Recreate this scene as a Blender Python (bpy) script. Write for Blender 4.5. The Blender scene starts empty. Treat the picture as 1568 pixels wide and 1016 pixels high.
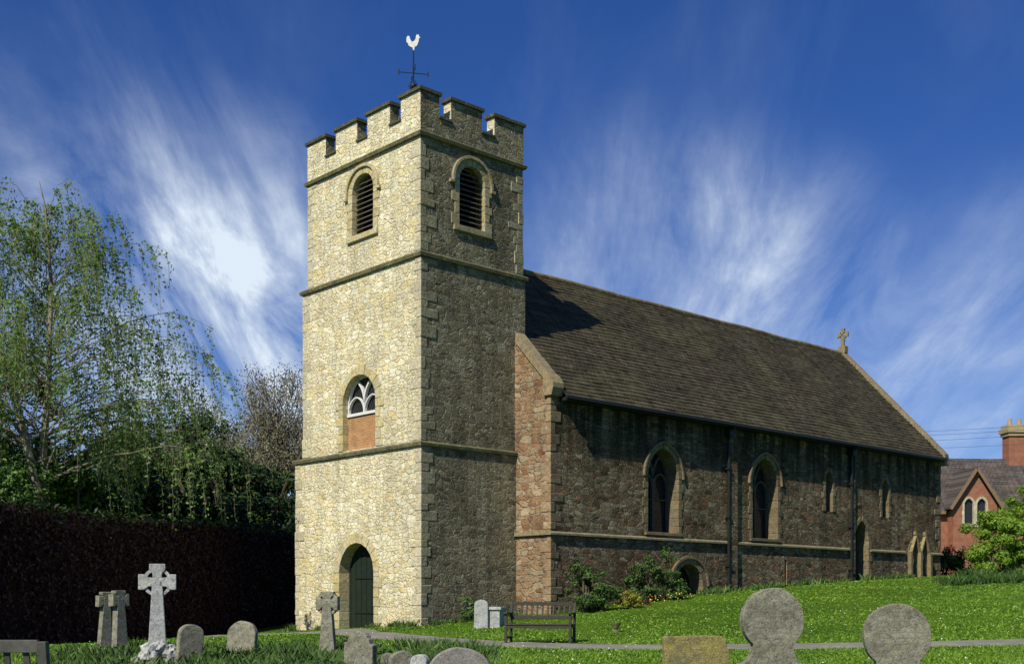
import bpy, bmesh, math, random
import numpy as np
from mathutils import Vector, Matrix, noise
random.seed(3); rng = np.random.default_rng(3)
scn = bpy.context.scene
COL = scn.collection
try:
    scn.view_settings.view_transform = 'Standard'; scn.view_settings.look = 'None'
    scn.view_settings.exposure = 0; scn.view_settings.gamma = 1
except Exception: pass

# ------------------------------------------------------------------ node helpers
class NB:
    def __init__(s, name):
        s.m = bpy.data.materials.new(name); s.m.use_nodes = True
        s.nt = s.m.node_tree; s.nt.nodes.clear()
        s.out = s.nt.nodes.new('ShaderNodeOutputMaterial')
    def n(s, t, **k):
        nd = s.nt.nodes.new(t)
        for a, v in k.items(): setattr(nd, a, v)
        return nd
    def link(s, a, b): s.nt.links.new(a, b)
def sv(s, sock, v):
    if isinstance(v, bpy.types.NodeSocket): s.nt.links.new(v, sock)
    elif isinstance(v, tuple) and len(v) == 3 and sock.type == 'RGBA': sock.default_value = (*v, 1)
    else: sock.default_value = v
def math_(s, op, a, b=0.0, c=None, clamp=False):
    nd = s.nt.nodes.new('ShaderNodeMath'); nd.operation = op; nd.use_clamp = clamp
    sv(s, nd.inputs[0], a); sv(s, nd.inputs[1], b)
    if c is not None: sv(s, nd.inputs[2], c)
    return nd.outputs[0]
def mix(s, f, a, b, mode='MIX'):
    nd = s.nt.nodes.new('ShaderNodeMix'); nd.data_type = 'RGBA'; nd.blend_type = mode
    sv(s, nd.inputs[0], f); sv(s, nd.inputs[6], a); sv(s, nd.inputs[7], b)
    return nd.outputs[2]
def ramp(s, f, stops, interp='LINEAR'):
    nd = s.nt.nodes.new('ShaderNodeValToRGB'); cr = nd.color_ramp; cr.interpolation = interp
    while len(cr.elements) < len(stops): cr.elements.new(0.5)
    for e, (p, c) in zip(cr.elements, stops):
        e.position = p; e.color = (*c, 1) if isinstance(c, tuple) else (c, c, c, 1)
    s.nt.links.new(f, nd.inputs[0]); return nd.outputs[0]
def noise_(s, vec, scale, detail=4, rough=.55, dist=0.0):
    nd = s.n('ShaderNodeTexNoise'); nd.inputs['Scale'].default_value = scale
    nd.inputs['Detail'].default_value = detail; nd.inputs['Roughness'].default_value = rough
    nd.inputs['Distortion'].default_value = dist
    s.link(vec, nd.inputs['Vector']); return nd.outputs['Fac']
def objco(s): return s.n('ShaderNodeTexCoord').outputs['Object']
def bsdf(s, col, rough=.9, normal=None, spec=.2, metal=0):
    b = s.n('ShaderNodeBsdfPrincipled'); sv(s, b.inputs['Base Color'], col); sv(s, b.inputs['Roughness'], rough)
    b.inputs['Specular IOR Level'].default_value = spec; b.inputs['Metallic'].default_value = metal
    if normal is not None: s.link(normal, b.inputs['Normal'])
    s.link(b.outputs[0], s.out.inputs[0]); return b
def bump(s, h, strength=1.0, dist=.02):
    nd = s.n('ShaderNodeBump'); nd.inputs['Strength'].default_value = strength
    nd.inputs['Distance'].default_value = dist; s.link(h, nd.inputs['Height']); return nd.outputs[0]
def vmul(s, v, m):
    nd = s.n('ShaderNodeVectorMath', operation='MULTIPLY'); s.link(v, nd.inputs[0]); nd.inputs[1].default_value = m; return nd.outputs[0]
def wallvec(s, sx=1.0, sz=1.0, wob=.1, wsc=1.7):
    sep = s.n('ShaderNodeSeparateXYZ'); s.link(objco(s), sep.inputs[0])
    h = math_(s, 'ADD', sep.outputs[0], sep.outputs[1])
    c = s.n('ShaderNodeCombineXYZ'); s.link(h, c.inputs[0]); s.link(sep.outputs[2], c.inputs[1])
    raw = c.outputs[0]
    if wob:
        nz = s.n('ShaderNodeTexNoise', noise_dimensions='2D'); nz.inputs['Scale'].default_value = wsc; nz.inputs['Detail'].default_value = 3
        s.link(raw, nz.inputs['Vector'])
        sub = s.n('ShaderNodeVectorMath', operation='SUBTRACT'); s.link(nz.outputs['Color'], sub.inputs[0]); sub.inputs[1].default_value = (.5, .5, .5)
        sc = s.n('ShaderNodeVectorMath', operation='SCALE'); s.link(sub.outputs[0], sc.inputs[0]); sc.inputs['Scale'].default_value = wob
        ad = s.n('ShaderNodeVectorMath', operation='ADD'); s.link(raw, ad.inputs[0]); s.link(sc.outputs[0], ad.inputs[1]); v = ad.outputs[0]
    else: v = raw
    return vmul(s, v, (sx, sz, 1)), raw, sep
def n2(s, vec, scale, detail=4, rough=.55, dist=0.0):
    nd = s.n('ShaderNodeTexNoise', noise_dimensions='2D'); nd.inputs['Scale'].default_value = scale
    nd.inputs['Detail'].default_value = detail; nd.inputs['Roughness'].default_value = rough; nd.inputs['Distortion'].default_value = dist
    s.link(vec, nd.inputs['Vector']); return nd.outputs['Fac']

def rubble(name, stones, mortar, sx=3.0, sz=6.2, bdist=.04, stain=.5, top_dark=None, rnd=.75, lichen=.4, lichcol=(.46, .36, .13), ew=.1, gain=1.35, mgain=1.0):
    s = NB(name)
    vec, raw, sep = wallvec(s, sx, sz, .14, 2.6)
    def layer(v):
        nd = []
        for ft in ('F1', 'F2'):
            a = s.n('ShaderNodeTexVoronoi', voronoi_dimensions='2D', feature=ft, distance='MINKOWSKI')
            a.inputs['Exponent'].default_value = 3.2; a.inputs['Randomness'].default_value = rnd; a.inputs['Scale'].default_value = 1
            s.link(v, a.inputs['Vector']); nd.append(a)
        e = math_(s, 'SUBTRACT', nd[1].outputs['Distance'], nd[0].outputs['Distance'])
        return nd[0].outputs['Color'], e
    ca, ea = layer(vec); cb, eb = layer(vmul(s, vec, (1.75, 1.45, 1)))
    sel = ramp(s, n2(s, raw, 1.1, 1, .5), [(.495, 0.0), (.505, 1.0)])
    cc = mix(s, sel, ca, cb); e = math_(s, 'ADD', math_(s, 'MULTIPLY', ea, math_(s, 'SUBTRACT', 1, sel)), math_(s, 'MULTIPLY', math_(s, 'MULTIPLY', eb, .75), sel))
    sc = s.n('ShaderNodeSeparateColor'); s.link(cc, sc.inputs[0])
    n = len(stones)
    col = ramp(s, sc.outputs[0], [(i/(n-1), c) for i, c in enumerate(stones)])
    fine = n2(s, raw, 16, 4, .7); mid = n2(s, raw, 5, 3, .65)
    col = mix(s, .6, col, ramp(s, fine, [(.3, .2), (.68, 1.0)]), 'MULTIPLY')
    col = mix(s, .4, col, ramp(s, mid, [(.3, .4), (.62, 1.0)]), 'MULTIPLY')
    col = mix(s, 1, col, (gain, gain, gain), 'MULTIPLY')
    en = math_(s, 'ADD', e, math_(s, 'MULTIPLY', math_(s, 'SUBTRACT', mid, .5), .3))
    edge = ramp(s, en, [(.0, 0.0), (ew+.06, 1.0)])
    mo = mix(s, .6, tuple(min(.8, q*mgain) for q in mortar), ramp(s, fine, [(.3, .35), (.65, 1.1)]), 'MULTIPLY')
    col = mix(s, edge, mo, col)
    big = n2(s, raw, .5, 4, .62)
    col = mix(s, stain, col, ramp(s, big, [(.34, .38), (.6, 1.0)]), 'MULTIPLY')
    run = n2(s, vmul(s, raw, (1.6, .16, 1)), 1.3, 4, .65)
    col = mix(s, stain*.9, col, ramp(s, run, [(.36, .42), (.58, 1.0)]), 'MULTIPLY')
    lich = n2(s, raw, 1.3, 5, .75)
    col = mix(s, math_(s, 'MULTIPLY', ramp(s, lich, [(.54, 0.0), (.68, 1.0)]), lichen), col, lichcol)
    if top_dark:  # blends to a darker colour higher up the wall, in patches
        z0, z1, mc = top_dark
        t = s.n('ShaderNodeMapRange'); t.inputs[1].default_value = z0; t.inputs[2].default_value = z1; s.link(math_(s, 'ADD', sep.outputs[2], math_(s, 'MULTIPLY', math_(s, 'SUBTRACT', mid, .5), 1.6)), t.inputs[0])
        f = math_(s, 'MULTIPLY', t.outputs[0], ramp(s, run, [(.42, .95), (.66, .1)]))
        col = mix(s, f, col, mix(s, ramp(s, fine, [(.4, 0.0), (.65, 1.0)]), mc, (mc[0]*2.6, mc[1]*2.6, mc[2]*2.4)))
    rsz = math_(s, 'MULTIPLY', edge, math_(s, 'ADD', math_(s, 'MULTIPLY', sc.outputs[1], .8), .4))
    h = math_(s, 'ADD', rsz, math_(s, 'ADD', math_(s, 'MULTIPLY', fine, .5), math_(s, 'MULTIPLY', mid, .6)))
    bsdf(s, col, .95, bump(s, h, 1.0, bdist), .1)
    return s.m
def plainstone(name, c, c2, sc=3, bd=.012, lich=.3, dark=.6):
    s = NB(name); o = objco(s)
    big = noise_(s, o, sc, 4, .7); fine = noise_(s, o, sc*7, 4, .75)
    col = mix(s, ramp(s, big, [(.35, 0.0), (.65, 1.0)]), c, c2)
    col = mix(s, .65, col, ramp(s, fine, [(.32, .3), (.65, 1.15)]), 'MULTIPLY')
    g = s.n('ShaderNodeNewGeometry')
    col = mix(s, .45, col, ramp(s, g.outputs['Random Per Island'], [(0, (.62, .6, .55)), (.6, (1, 1, 1)), (1, (1.15, 1.05, .8))]), 'MULTIPLY')
    l2 = noise_(s, o, sc*1.7, 5, .75, .5)
    col = mix(s, math_(s, 'MULTIPLY', ramp(s, l2, [(.57, 0.0), (.64, 1.0)]), lich), col, (.42, .36, .12))
    l3 = noise_(s, o, sc*2.9, 5, .75, .8)
    col = mix(s, math_(s, 'MULTIPLY', ramp(s, l3, [(.53, 0.0), (.64, 1.0)]), dark), col, (.09, .09, .065))
    col = mix(s, math_(s, 'MULTIPLY', ramp(s, l3, [(.30, 1.0), (.37, 0.0)]), .5), col, (.6, .6, .52))
    bsdf(s, col, .95, bump(s, math_(s, 'ADD', fine, big), 1, bd), .1); return s.m
def plain(name, c, rough=.8, metal=0, spec=.3, var=.35, sc=8):
    s = NB(name); o = objco(s); f = noise_(s, o, sc, 4, .6)
    col = mix(s, var, c, ramp(s, f, [(.3, .3), (.7, 1.3)]), 'MULTIPLY')
    bsdf(s, col, rough, bump(s, f, .4, .01), spec, metal); return s.m
def leafmat(name, cols, trans=.3, sc=.5):
    s = NB(name); g = s.n('ShaderNodeNewGeometry'); o = objco(s)
    f = math_(s, 'ADD', math_(s, 'MULTIPLY', g.outputs['Random Per Island'], .55), math_(s, 'MULTIPLY', noise_(s, o, sc, 1, .5), .5))
    n = len(cols)
    col = ramp(s, f, [(.15+.75*i/(n-1), c) for i, c in enumerate(cols)])
    d = s.n('ShaderNodeBsdfPrincipled'); s.link(col, d.inputs['Base Color']); d.inputs['Roughness'].default_value = .55; d.inputs['Specular IOR Level'].default_value = .25
    if trans <= 0: s.link(d.outputs[0], s.out.inputs[0]); return s.m
    t = s.n('ShaderNodeBsdfTranslucent'); s.link(mix(s, 1, col, (1.3, 1.5, .6), 'MULTIPLY'), t.inputs[0])
    m = s.n('ShaderNodeMixShader'); m.inputs[0].default_value = trans
    s.link(d.outputs[0], m.inputs[1]); s.link(t.outputs[0], m.inputs[2]); s.link(m.outputs[0], s.out.inputs[0]); return s.m

# ------------------------------------------------------------------ materials
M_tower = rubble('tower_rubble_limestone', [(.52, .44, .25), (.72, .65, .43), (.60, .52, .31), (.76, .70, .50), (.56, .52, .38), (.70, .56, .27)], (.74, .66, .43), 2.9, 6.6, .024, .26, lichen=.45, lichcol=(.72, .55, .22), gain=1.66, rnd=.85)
M_towerS = rubble('tower_rubble_painted_shade', [(.10, .09, .06), (.26, .235, .145), (.15, .135, .085), (.33, .30, .20), (.14, .13, .095), (.25, .20, .11)], (.44, .40, .26), 3.0, 7.0, .045, .5, lichen=.3, lichcol=(.24, .17, .09), gain=1.55, rnd=.85)  # darker copy of the tower stone: south-face shade put into the colour
M_nave = rubble('nave_rubble_sandstone', [(.055, .042, .024), (.24, .19, .11), (.10, .07, .038), (.33, .28, .175), (.13, .11, .07), (.27, .14, .07)], (.28, .235, .15), 2.3, 6.6, .055, .6, top_dark=(4.3, 6.2, (.014, .016, .009)), lichen=.32, lichcol=(.21, .095, .05), gain=1.6, rnd=.85)
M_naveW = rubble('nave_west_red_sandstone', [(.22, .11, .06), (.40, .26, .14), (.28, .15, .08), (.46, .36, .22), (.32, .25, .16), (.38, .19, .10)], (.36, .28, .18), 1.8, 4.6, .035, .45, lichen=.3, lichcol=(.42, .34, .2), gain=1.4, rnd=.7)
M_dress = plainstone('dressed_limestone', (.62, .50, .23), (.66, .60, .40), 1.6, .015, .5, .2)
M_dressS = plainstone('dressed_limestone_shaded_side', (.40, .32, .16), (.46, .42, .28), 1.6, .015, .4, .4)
M_dressd = plainstone('dressed_sandstone_dark', (.21, .16, .09), (.27, .22, .135), 1.6, .02, .2)
M_porch = plainstone('dressed_ochre_sandstone', (.34, .27, .13), (.28, .23, .13), 1.6, .02, .3)
M_string = plainstone('string_course_stone', (.24, .22, .12), (.12, .115, .07), 2.2, .025, .5)
M_grey = plainstone('weathered_headstone', (.42, .40, .30), (.22, .21, .155), 6, .014, .35, .85)
M_pale = plainstone('pale_granite', (.62, .62, .58), (.42, .43, .42), 5, .01, .1)
M_yel = plainstone('lichen_headstone', (.50, .41, .12), (.26, .23, .13), 7, .018, .7)
M_door = plain('door_green_oak', (.016, .026, .016), .6)
M_black = plain('cast_iron_dark', (.018, .02, .018), .5)
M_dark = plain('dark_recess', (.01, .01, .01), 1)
M_louv = plain('louvre_oak', (.11, .09, .07), .8)
M_wood = plain('bench_teak_weathered', (.055, .05, .032), .7, 0, .3, .6, 14)
M_wood2 = plain('bench_grey_wood', (.10, .095, .08), .8, 0, .3, .6, 14)
M_white = plain('white_paint', (.75, .74, .7), .6, 0, .3, .15)
M_bark = plain('bark_brown', (.13, .10, .065), .9, 0, .1, .7, 6)
M_birchbark = plain('bark_birch', (.30, .26, .18), .9, 0, .1, .9, 4)
M_twig = plain('twig_grey', (.17, .14, .10), .9)
M_ashtwig = plain('twig_ash', (.26, .23, .16), .9)
M_gold = plain('weathercock_metal', (.8, .78, .7), .4, .0)
def glassmat():
    s = NB('leaded_glass'); sep = s.n('ShaderNodeSeparateXYZ'); s.link(objco(s), sep.inputs[0])
    h = math_(s, 'ADD', sep.outputs[0], sep.outputs[1])
    a = math_(s, 'FRACT', math_(s, 'MULTIPLY', math_(s, 'ADD', h, math_(s, 'MULTIPLY', sep.outputs[2], .7)), 7.))
    b = math_(s, 'FRACT', math_(s, 'MULTIPLY', math_(s, 'SUBTRACT', h, math_(s, 'MULTIPLY', sep.outputs[2], .7)), 7.))
    f = math_(s, 'MAXIMUM', math_(s, 'GREATER_THAN', a, .88), math_(s, 'GREATER_THAN', b, .88))
    col = mix(s, f, (.012, .014, .016), (.05, .05, .045))
    nn = noise_(s, objco(s), 5, 2)
    bsdf(s, col, mix(s, f, (.12, .12, .12), (.7, .7, .7)), bump(s, nn, .5, .01), .5); return s.m
M_glass = glassmat()
def brickmat(name, c1, c2, mo, bw=.23, rh=.078, ms=.01):
    s = NB(name); vec, raw, sep = wallvec(s, 1, 1, 0)
    b = s.n('ShaderNodeTexBrick'); s.link(vec, b.inputs[0]); b.inputs['Scale'].default_value = 1
    b.inputs['Color1'].default_value = (*c1, 1); b.inputs['Color2'].default_value = (*c2, 1); b.inputs['Mortar'].default_value = (*mo, 1)
    b.inputs['Brick Width'].default_value = bw; b.inputs['Row Height'].default_value = rh; b.inputs['Mortar Size'].default_value = ms
    f = noise_(s, raw, 3, 5)
    col = mix(s, .5, b.outputs['Color'], ramp(s, f, [(.3, .5), (.7, 1.2)]), 'MULTIPLY')
    bsdf(s, col, .9, bump(s, math_(s, 'SUBTRACT', 1, b.outputs['Fac']), .6, .01), .1); return s.m
M_brick = brickmat('red_brick', (.44, .13, .06), (.32, .10, .05), (.3, .24, .18))
M_brick2 = brickmat('orange_brick_infill', (.50, .24, .10), (.40, .18, .08), (.46, .36, .2))
def tilemat(name, c1, c2, c3, kz=1.39, w=.2, h=.2):
    s = NB(name); sep = s.n('ShaderNodeSeparateXYZ'); s.link(objco(s), sep.inputs[0])
    c = s.n('ShaderNodeCombineXYZ'); s.link(sep.outputs[0], c.inputs[0]); s.link(math_(s, 'MULTIPLY', sep.outputs[2], kz), c.inputs[1])
    b = s.n('ShaderNodeTexBrick'); s.link(c.outputs[0], b.inputs[0]); b.inputs['Scale'].default_value = 1
    b.inputs['Color1'].default_value = (*c1, 1); b.inputs['Color2'].default_value = (*c2, 1); b.inputs['Mortar'].default_value = (.012, .010, .008, 1)
    b.inputs['Brick Width'].default_value = w; b.inputs['Row Height'].default_value = h; b.inputs['Mortar Size'].default_value = .012; b.inputs['Mortar Smooth'].default_value = .3
    big = n2(s, c.outputs[0], .45, 4, .65)
    str_ = n2(s, vmul(s, c.outputs[0], (.35, 2.4, 1)), 1.4, 4, .7)
    col = mix(s, ramp(s, big, [(.42, 0.0), (.7, .8)]), b.outputs['Color'], c3)
    col = mix(s, .6, col, ramp(s, str_, [(.35, .5), (.62, 1.35)]), 'MULTIPLY')
    drip = n2(s, vmul(s, c.outputs[0], (2.2, .22, 1)), 1.1, 4, .7)
    col = mix(s, .5, col, ramp(s, drip, [(.35, .5), (.62, 1.3)]), 'MULTIPLY')
    sp = n2(s, c.outputs[0], 6, 4, .8)
    col = mix(s, ramp(s, sp, [(.64, 0.0), (.72, .8)]), col, (.22, .21, .14))
    h_ = math_(s, 'ADD', math_(s, 'SUBTRACT', 1, b.outputs['Fac']), math_(s, 'MULTIPLY', sp, .6))
    bsdf(s, col, .85, bump(s, h_, .8, .02), .15); return s.m
M_roof = tilemat('clay_tile_roof_old', (.090, .072, .044), (.058, .047, .030), (.080, .072, .038))
M_slate = tilemat('slate_roof', (.11, .095, .085), (.08, .07, .065), (.13, .10, .075), 1.4, .3, .25)
M_ridge = plainstone('ridge_tiles', (.18, .12, .07), (.32, .27, .15), .5, .01, .3)

L_birch = leafmat('birch_leaves', [(.055, .11, .02), (.13, .22, .045), (.24, .33, .10)], .4, .6)
L_dark = leafmat('laurel_leaves', [(.006, .016, .004), (.020, .044, .008), (.055, .105, .018)], .0, .5)
L_hedge = leafmat('hedge_leaves', [(.014, .002, .005), (.024, .004, .007), (.028, .010, .008)], .0, .5)
L_twiggy = leafmat('budding_leaves', [(.11, .105, .065), (.18, .17, .10), (.25, .23, .12)], .0, .6)
L_copper = leafmat('copper_beech_leaves', [(.03, .010, .010), (.07, .02, .018), (.10, .035, .02)], .0, .6)
L_lime = leafmat('maple_leaves_lime', [(.10, .19, .02), (.19, .30, .03), (.28, .40, .05)], .35, .7)
L_rose = leafmat('rose_leaves', [(.02, .045, .010), (.05, .10, .02), (.10, .17, .03)], .0, .8)
L_yellow = leafmat('golden_shrub_leaves', [(.12, .15, .02), (.25, .24, .03), (.34, .30, .05)], .2, 1.2)
L_grass = leafmat('grass_blades', [(.065, .145, .012), (.125, .235, .018), (.21, .33, .035)], .0, .35)
L_weed = leafmat('long_grass_leaves', [(.022, .055, .008), (.048, .105, .015), (.13, .19, .045)], .0, .6)
def groundmat():
    s = NB('lawn_grass'); o = objco(s)
    a = noise_(s, o, .22, 3, .6); b = noise_(s, o, 2.2, 4, .7); c = noise_(s, o, 28, 3, .7)
    col = mix(s, ramp(s, a, [(.35, 0.0), (.65, 1.0)]), (.060, .13, .012), (.125, .22, .018))
    col = mix(s, .65, col, ramp(s, b, [(.3, .45), (.7, 1.25)]), 'MULTIPLY')
    col = mix(s, .7, col, ramp(s, c, [(.3, .45), (.7, 1.3)]), 'MULTIPLY')
    bsdf(s, col, 1, bump(s, math_(s, 'ADD', c, b), 1, .05), .05); return s.m
M_ground = groundmat()
def pathmat():
    s = NB('tarmac_path'); o = objco(s); b = noise_(s, o, 1.5, 5, .7); c = noise_(s, o, 45, 3, .7)
    col = mix(s, .8, (.26, .245, .20), ramp(s, b, [(.3, .55), (.7, 1.2)]), 'MULTIPLY')
    bsdf(s, mix(s, .5, col, ramp(s, c, [(.3, .4), (.7, 1.4)]), 'MULTIPLY'), .95, bump(s, c, .6, .01), .1); return s.m
M_path = pathmat()

# ------------------------------------------------------------------ mesh helpers
def obj_from(name, verts, faces, mat, parent=None, fix=True, smooth=False):
    me = bpy.data.meshes.new(name); me.from_pydata([tuple(v) for v in verts], [], faces)
    if fix:
        bm = bmesh.new(); bm.from_mesh(me); bmesh.ops.recalc_face_normals(bm, faces=bm.faces); bm.to_mesh(me); bm.free()
    if mat: me.materials.append(mat)
    if smooth: me.polygons.foreach_set('use_smooth', [True]*len(me.polygons))
    o = bpy.data.objects.new(name, me); COL.objects.link(o)
    if parent: o.parent = parent
    return o
def mesh_np(name, V, F, mat, parent=None):
    V = np.asarray(V, dtype=np.float32); F = np.asarray(F, dtype=np.int32); k = F.shape[1]
    me = bpy.data.meshes.new(name)
    me.vertices.add(len(V)); me.vertices.foreach_set('co', V.ravel())
    me.loops.add(F.size); me.loops.foreach_set('vertex_index', F.ravel())
    me.polygons.add(len(F)); me.polygons.foreach_set('loop_start', np.arange(0, F.size, k, dtype=np.int32))
    try: me.polygons.foreach_set('loop_total', np.full(len(F), k, dtype=np.int32))
    except Exception: pass
    me.update(calc_edges=True); me.validate()
    me.materials.append(mat)
    o = bpy.data.objects.new(name, me); COL.objects.link(o)
    if parent: o.parent = parent
    return o
def empty(name, loc=(0, 0, 0), rz=0):
    e = bpy.data.objects.new(name, None); COL.objects.link(e); e.location = loc; e.rotation_euler = (0, 0, rz); e.empty_display_size = .5; return e
class G:
    def __init__(s): s.v = []; s.f = []
    def add(s, v, f):
        o = len(s.v); s.v += [tuple(p) for p in v]; s.f += [tuple(i+o for i in q) for q in f]
    def box(s, x0, x1, y0, y1, z0, z1):
        s.add([(x0, y0, z0), (x1, y0, z0), (x1, y1, z0), (x0, y1, z0), (x0, y0, z1), (x1, y0, z1), (x1, y1, z1), (x0, y1, z1)],
              [(0, 3, 2, 1), (4, 5, 6, 7), (0, 1, 5, 4), (1, 2, 6, 5), (2, 3, 7, 6), (3, 0, 4, 7)])
    def prism(s, mf, pr, d0, d1):
        n = len(pr); v = [mf(a, b, d0) for a, b in pr]+[mf(a, b, d1) for a, b in pr]
        s.add(v, [tuple(range(n)), tuple(range(2*n-1, n-1, -1))]+[(i, (i+1) % n, (i+1) % n+n, i+n) for i in range(n)])
    def ribbon(s, mf, pts, w, d0, d1):
        L = []; R = []
        for i, p in enumerate(pts):
            a = pts[max(i-1, 0)]; b = pts[min(i+1, len(pts)-1)]
            tx, tz = b[0]-a[0], b[1]-a[1]; l = math.hypot(tx, tz) or 1
            L.append((p[0]-tz/l*w/2, p[1]+tx/l*w/2)); R.append((p[0]+tz/l*w/2, p[1]-tx/l*w/2))
        n = len(pts); v = [mf(*q, d0) for q in L]+[mf(*q, d0) for q in R]+[mf(*q, d1) for q in L]+[mf(*q, d1) for q in R]
        f = []
        for i in range(n-1):
            f += [(i, i+1, n+i+1, n+i), (2*n+i, 2*n+i+1, 3*n+i+1, 3*n+i), (i, i+1, 2*n+i+1, 2*n+i), (n+i, n+i+1, 3*n+i+1, 3*n+i)]
        f += [(0, n, 3*n, 2*n), (n-1, 2*n-1, 4*n-1, 3*n-1)]
        s.add(v, f)
    def tube(s, pts, rad, k=6):
        pts = [Vector(p) for p in pts]; n = len(pts); V = []
        for i, p in enumerate(pts):
            t = (pts[min(i+1, n-1)]-pts[max(i-1, 0)]).normalized()
            a = t.cross(Vector((.31, .2, .93))); a = a.normalized() if a.length > .05 else t.cross(Vector((1, 0, 0))).normalized()
            b = t.cross(a); r = rad[i] if isinstance(rad, (list, tuple)) else rad
            for j in range(k):
                q = 2*math.pi*j/k; V.append(p+a*math.cos(q)*r+b*math.sin(q)*r)
        F = [(i*k+j, i*k+(j+1) % k, (i+1)*k+(j+1) % k, (i+1)*k+j) for i in range(n-1) for j in range(k)]
        F += [tuple(range(k)), tuple(range((n-1)*k, n*k))]
        s.add(V, F)
    def obj(s, name, mat, parent=None, bevel=0, smooth=False):
        o = obj_from(name, s.v, s.f, mat, parent, smooth=smooth)
        if bevel:
            m = o.modifiers.new('bevel', 'BEVEL'); m.width = bevel; m.segments = 2; m.limit_method = 'ANGLE'
        return o
def boolcut(o, cutter):
    m = o.modifiers.new('b', 'BOOLEAN'); m.operation = 'DIFFERENCE'; m.solver = 'EXACT'; m.object = cutter
    dg = bpy.context.evaluated_depsgraph_get(); dg.update()
    me = bpy.data.meshes.new_from_object(o.evaluated_get(dg)); o.modifiers.clear(); o.data = me
    bpy.data.objects.remove(cutter, do_unlink=True)
def facemat(o, mat, test):
    me = o.data; me.materials.append(mat); k = len(me.materials)-1
    for p in me.polygons:
        if test(p.normal, p.center): p.material_index = k
def MW(face): return lambda s_, z, d: (face+d, s_, z)
def MS(face): return lambda s_, z, d: (s_, face+d, z)
def arc(w, rise, n=10, off=0.0):
    R = (w*w+rise*rise)/(2*w); c = w-R; th = math.acos(max(-1, min(1, (R-w)/R)))
    return [(max(0.0, c+(R+off)*math.cos(th*i/n)), (R+off)*math.sin(th*i/n)) for i in range(n+1)]
def profile(cx, w, z0, zs, za, n=10):
    A = arc(w, za-zs, n)
    return [(cx-w, z0), (cx+w, z0)]+[(cx+x, zs+z) for x, z in A]+[(cx-x, zs+z) for x, z in A[::-1][1:]]
def halfw(w, rise, dz):
    if dz <= 0: return w
    R = (w*w+rise*rise)/(2*w)
    return max(.02, w-R+math.sqrt(max(0, R*R-dz*dz)))
def surround(g, mf, cx, w, z0, zs, za, band=.24, proud=.03, depth=.3, hh=.3, nv=5, var=.5):
    e = .012
    for sd in (-1, 1):
        z = z0; k = random.randint(0, 1)
        while z < zs-.02:
            h = min(hh*random.uniform(.8, 1.25), zs-z)
            if zs-z-h < .1: h = zs-z
            ow = w+band*(1+var*(k % 2))*random.uniform(.85, 1.1); k += 1
            a, b = sorted((cx+sd*(w-e), cx+sd*ow)); p = proud*random.uniform(.7, 1.2)
            g.prism(mf, [(a, z+.006), (b, z+.006), (b, z+h-.006), (a, z+h-.006)], -p, depth); z += h
        R = (w*w+(za-zs)**2)/(2*w); c = w-R; th = math.acos(max(-1, min(1, (R-w)/R)))
        for i in range(nv):
            a0 = th*(i+.02)/nv; a1 = th*(i+.98)/nv; bo = band*(1+var*random.choice((0, .6)))
            def P(r, a):
                x = max(0.004, c+r*math.cos(a)); return (cx+sd*x, zs+r*math.sin(a))
            q = [P(R-e, a0), P(R+bo, a0), P(R+bo, a1), P(R-e, a1)]
            g.prism(mf, q, -proud*random.uniform(.7, 1.2), depth)
def tracery(g, mf, cx, w, z0, zs, za, bw=.1, d0=.16, d1=.28, lights=2, frame=True):
    rise = za-zs
    g.prism(mf, [(cx-bw/2, z0), (cx+bw/2, z0), (cx+bw/2, zs), (cx-bw/2, zs)], d0, d1)
    A = arc(w, rise, 16)
    for sd in (-1, 1):
        pts = [(cx+sd*(x-w), zs+z) for x, z in A if x >= w*.5-1e-6]
        g.ribbon(mf, pts, bw*.9, d0+.006, d1-.006)
        sc = cx-sd*w*.5; hw = w*.5-bw*.4; rs = hw*1.15; zb = zs-rs*.55
        B = arc(hw, rs, 8)
        g.ribbon(mf, [(sc-x, zb+z) for x, z in B]+[(sc+x, zb+z) for x, z in B[::-1][1:]], bw*.6, d0+.012, d1-.012)
    if frame:
        B = arc(w-.03, rise-.03, 12)
        g.ribbon(mf, [(cx-w+.03, z0)]+[(cx-x, zs+z) for x, z in B]+[(cx+x, zs+z) for x, z in B[::-1][1:]]+[(cx+w-.03, z0)], .06, d0+.018, d1-.018)

# ------------------------------------------------------------------ terrain height
OX, OY = -2.796, 36.6
CA, SA = .734, .679
_t = np.linspace(-400, 400, 3201)
_h = np.interp(_t, [-400, 5, 13, 18, 22.8, 26.8, 31, 35.5, 44, 52.4, 70, 120, 400], [-1.3, -1.15, -1.06, -.93, -.76, -.42, .0, .34, .84, 1.2, 1.8, 2.2, 2.2])
_k = np.exp(-np.linspace(-2, 2, 17)**2); _k /= _k.sum(); _hs = np.convolve(np.pad(_h, 8, mode='edge'), _k, mode='valid')
def gz(X, Y):
    X = np.asarray(X, dtype=float); Y = np.asarray(Y, dtype=float)
    ap = CA*X+SA*Y; b = -SA*(X-OX)+CA*(Y-OY)
    return np.interp(ap, _t, _hs) - .04*np.clip(b, 0, 9)
def W(a, b): return (OX+CA*a-SA*b, OY+SA*a+CA*b)

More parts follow.
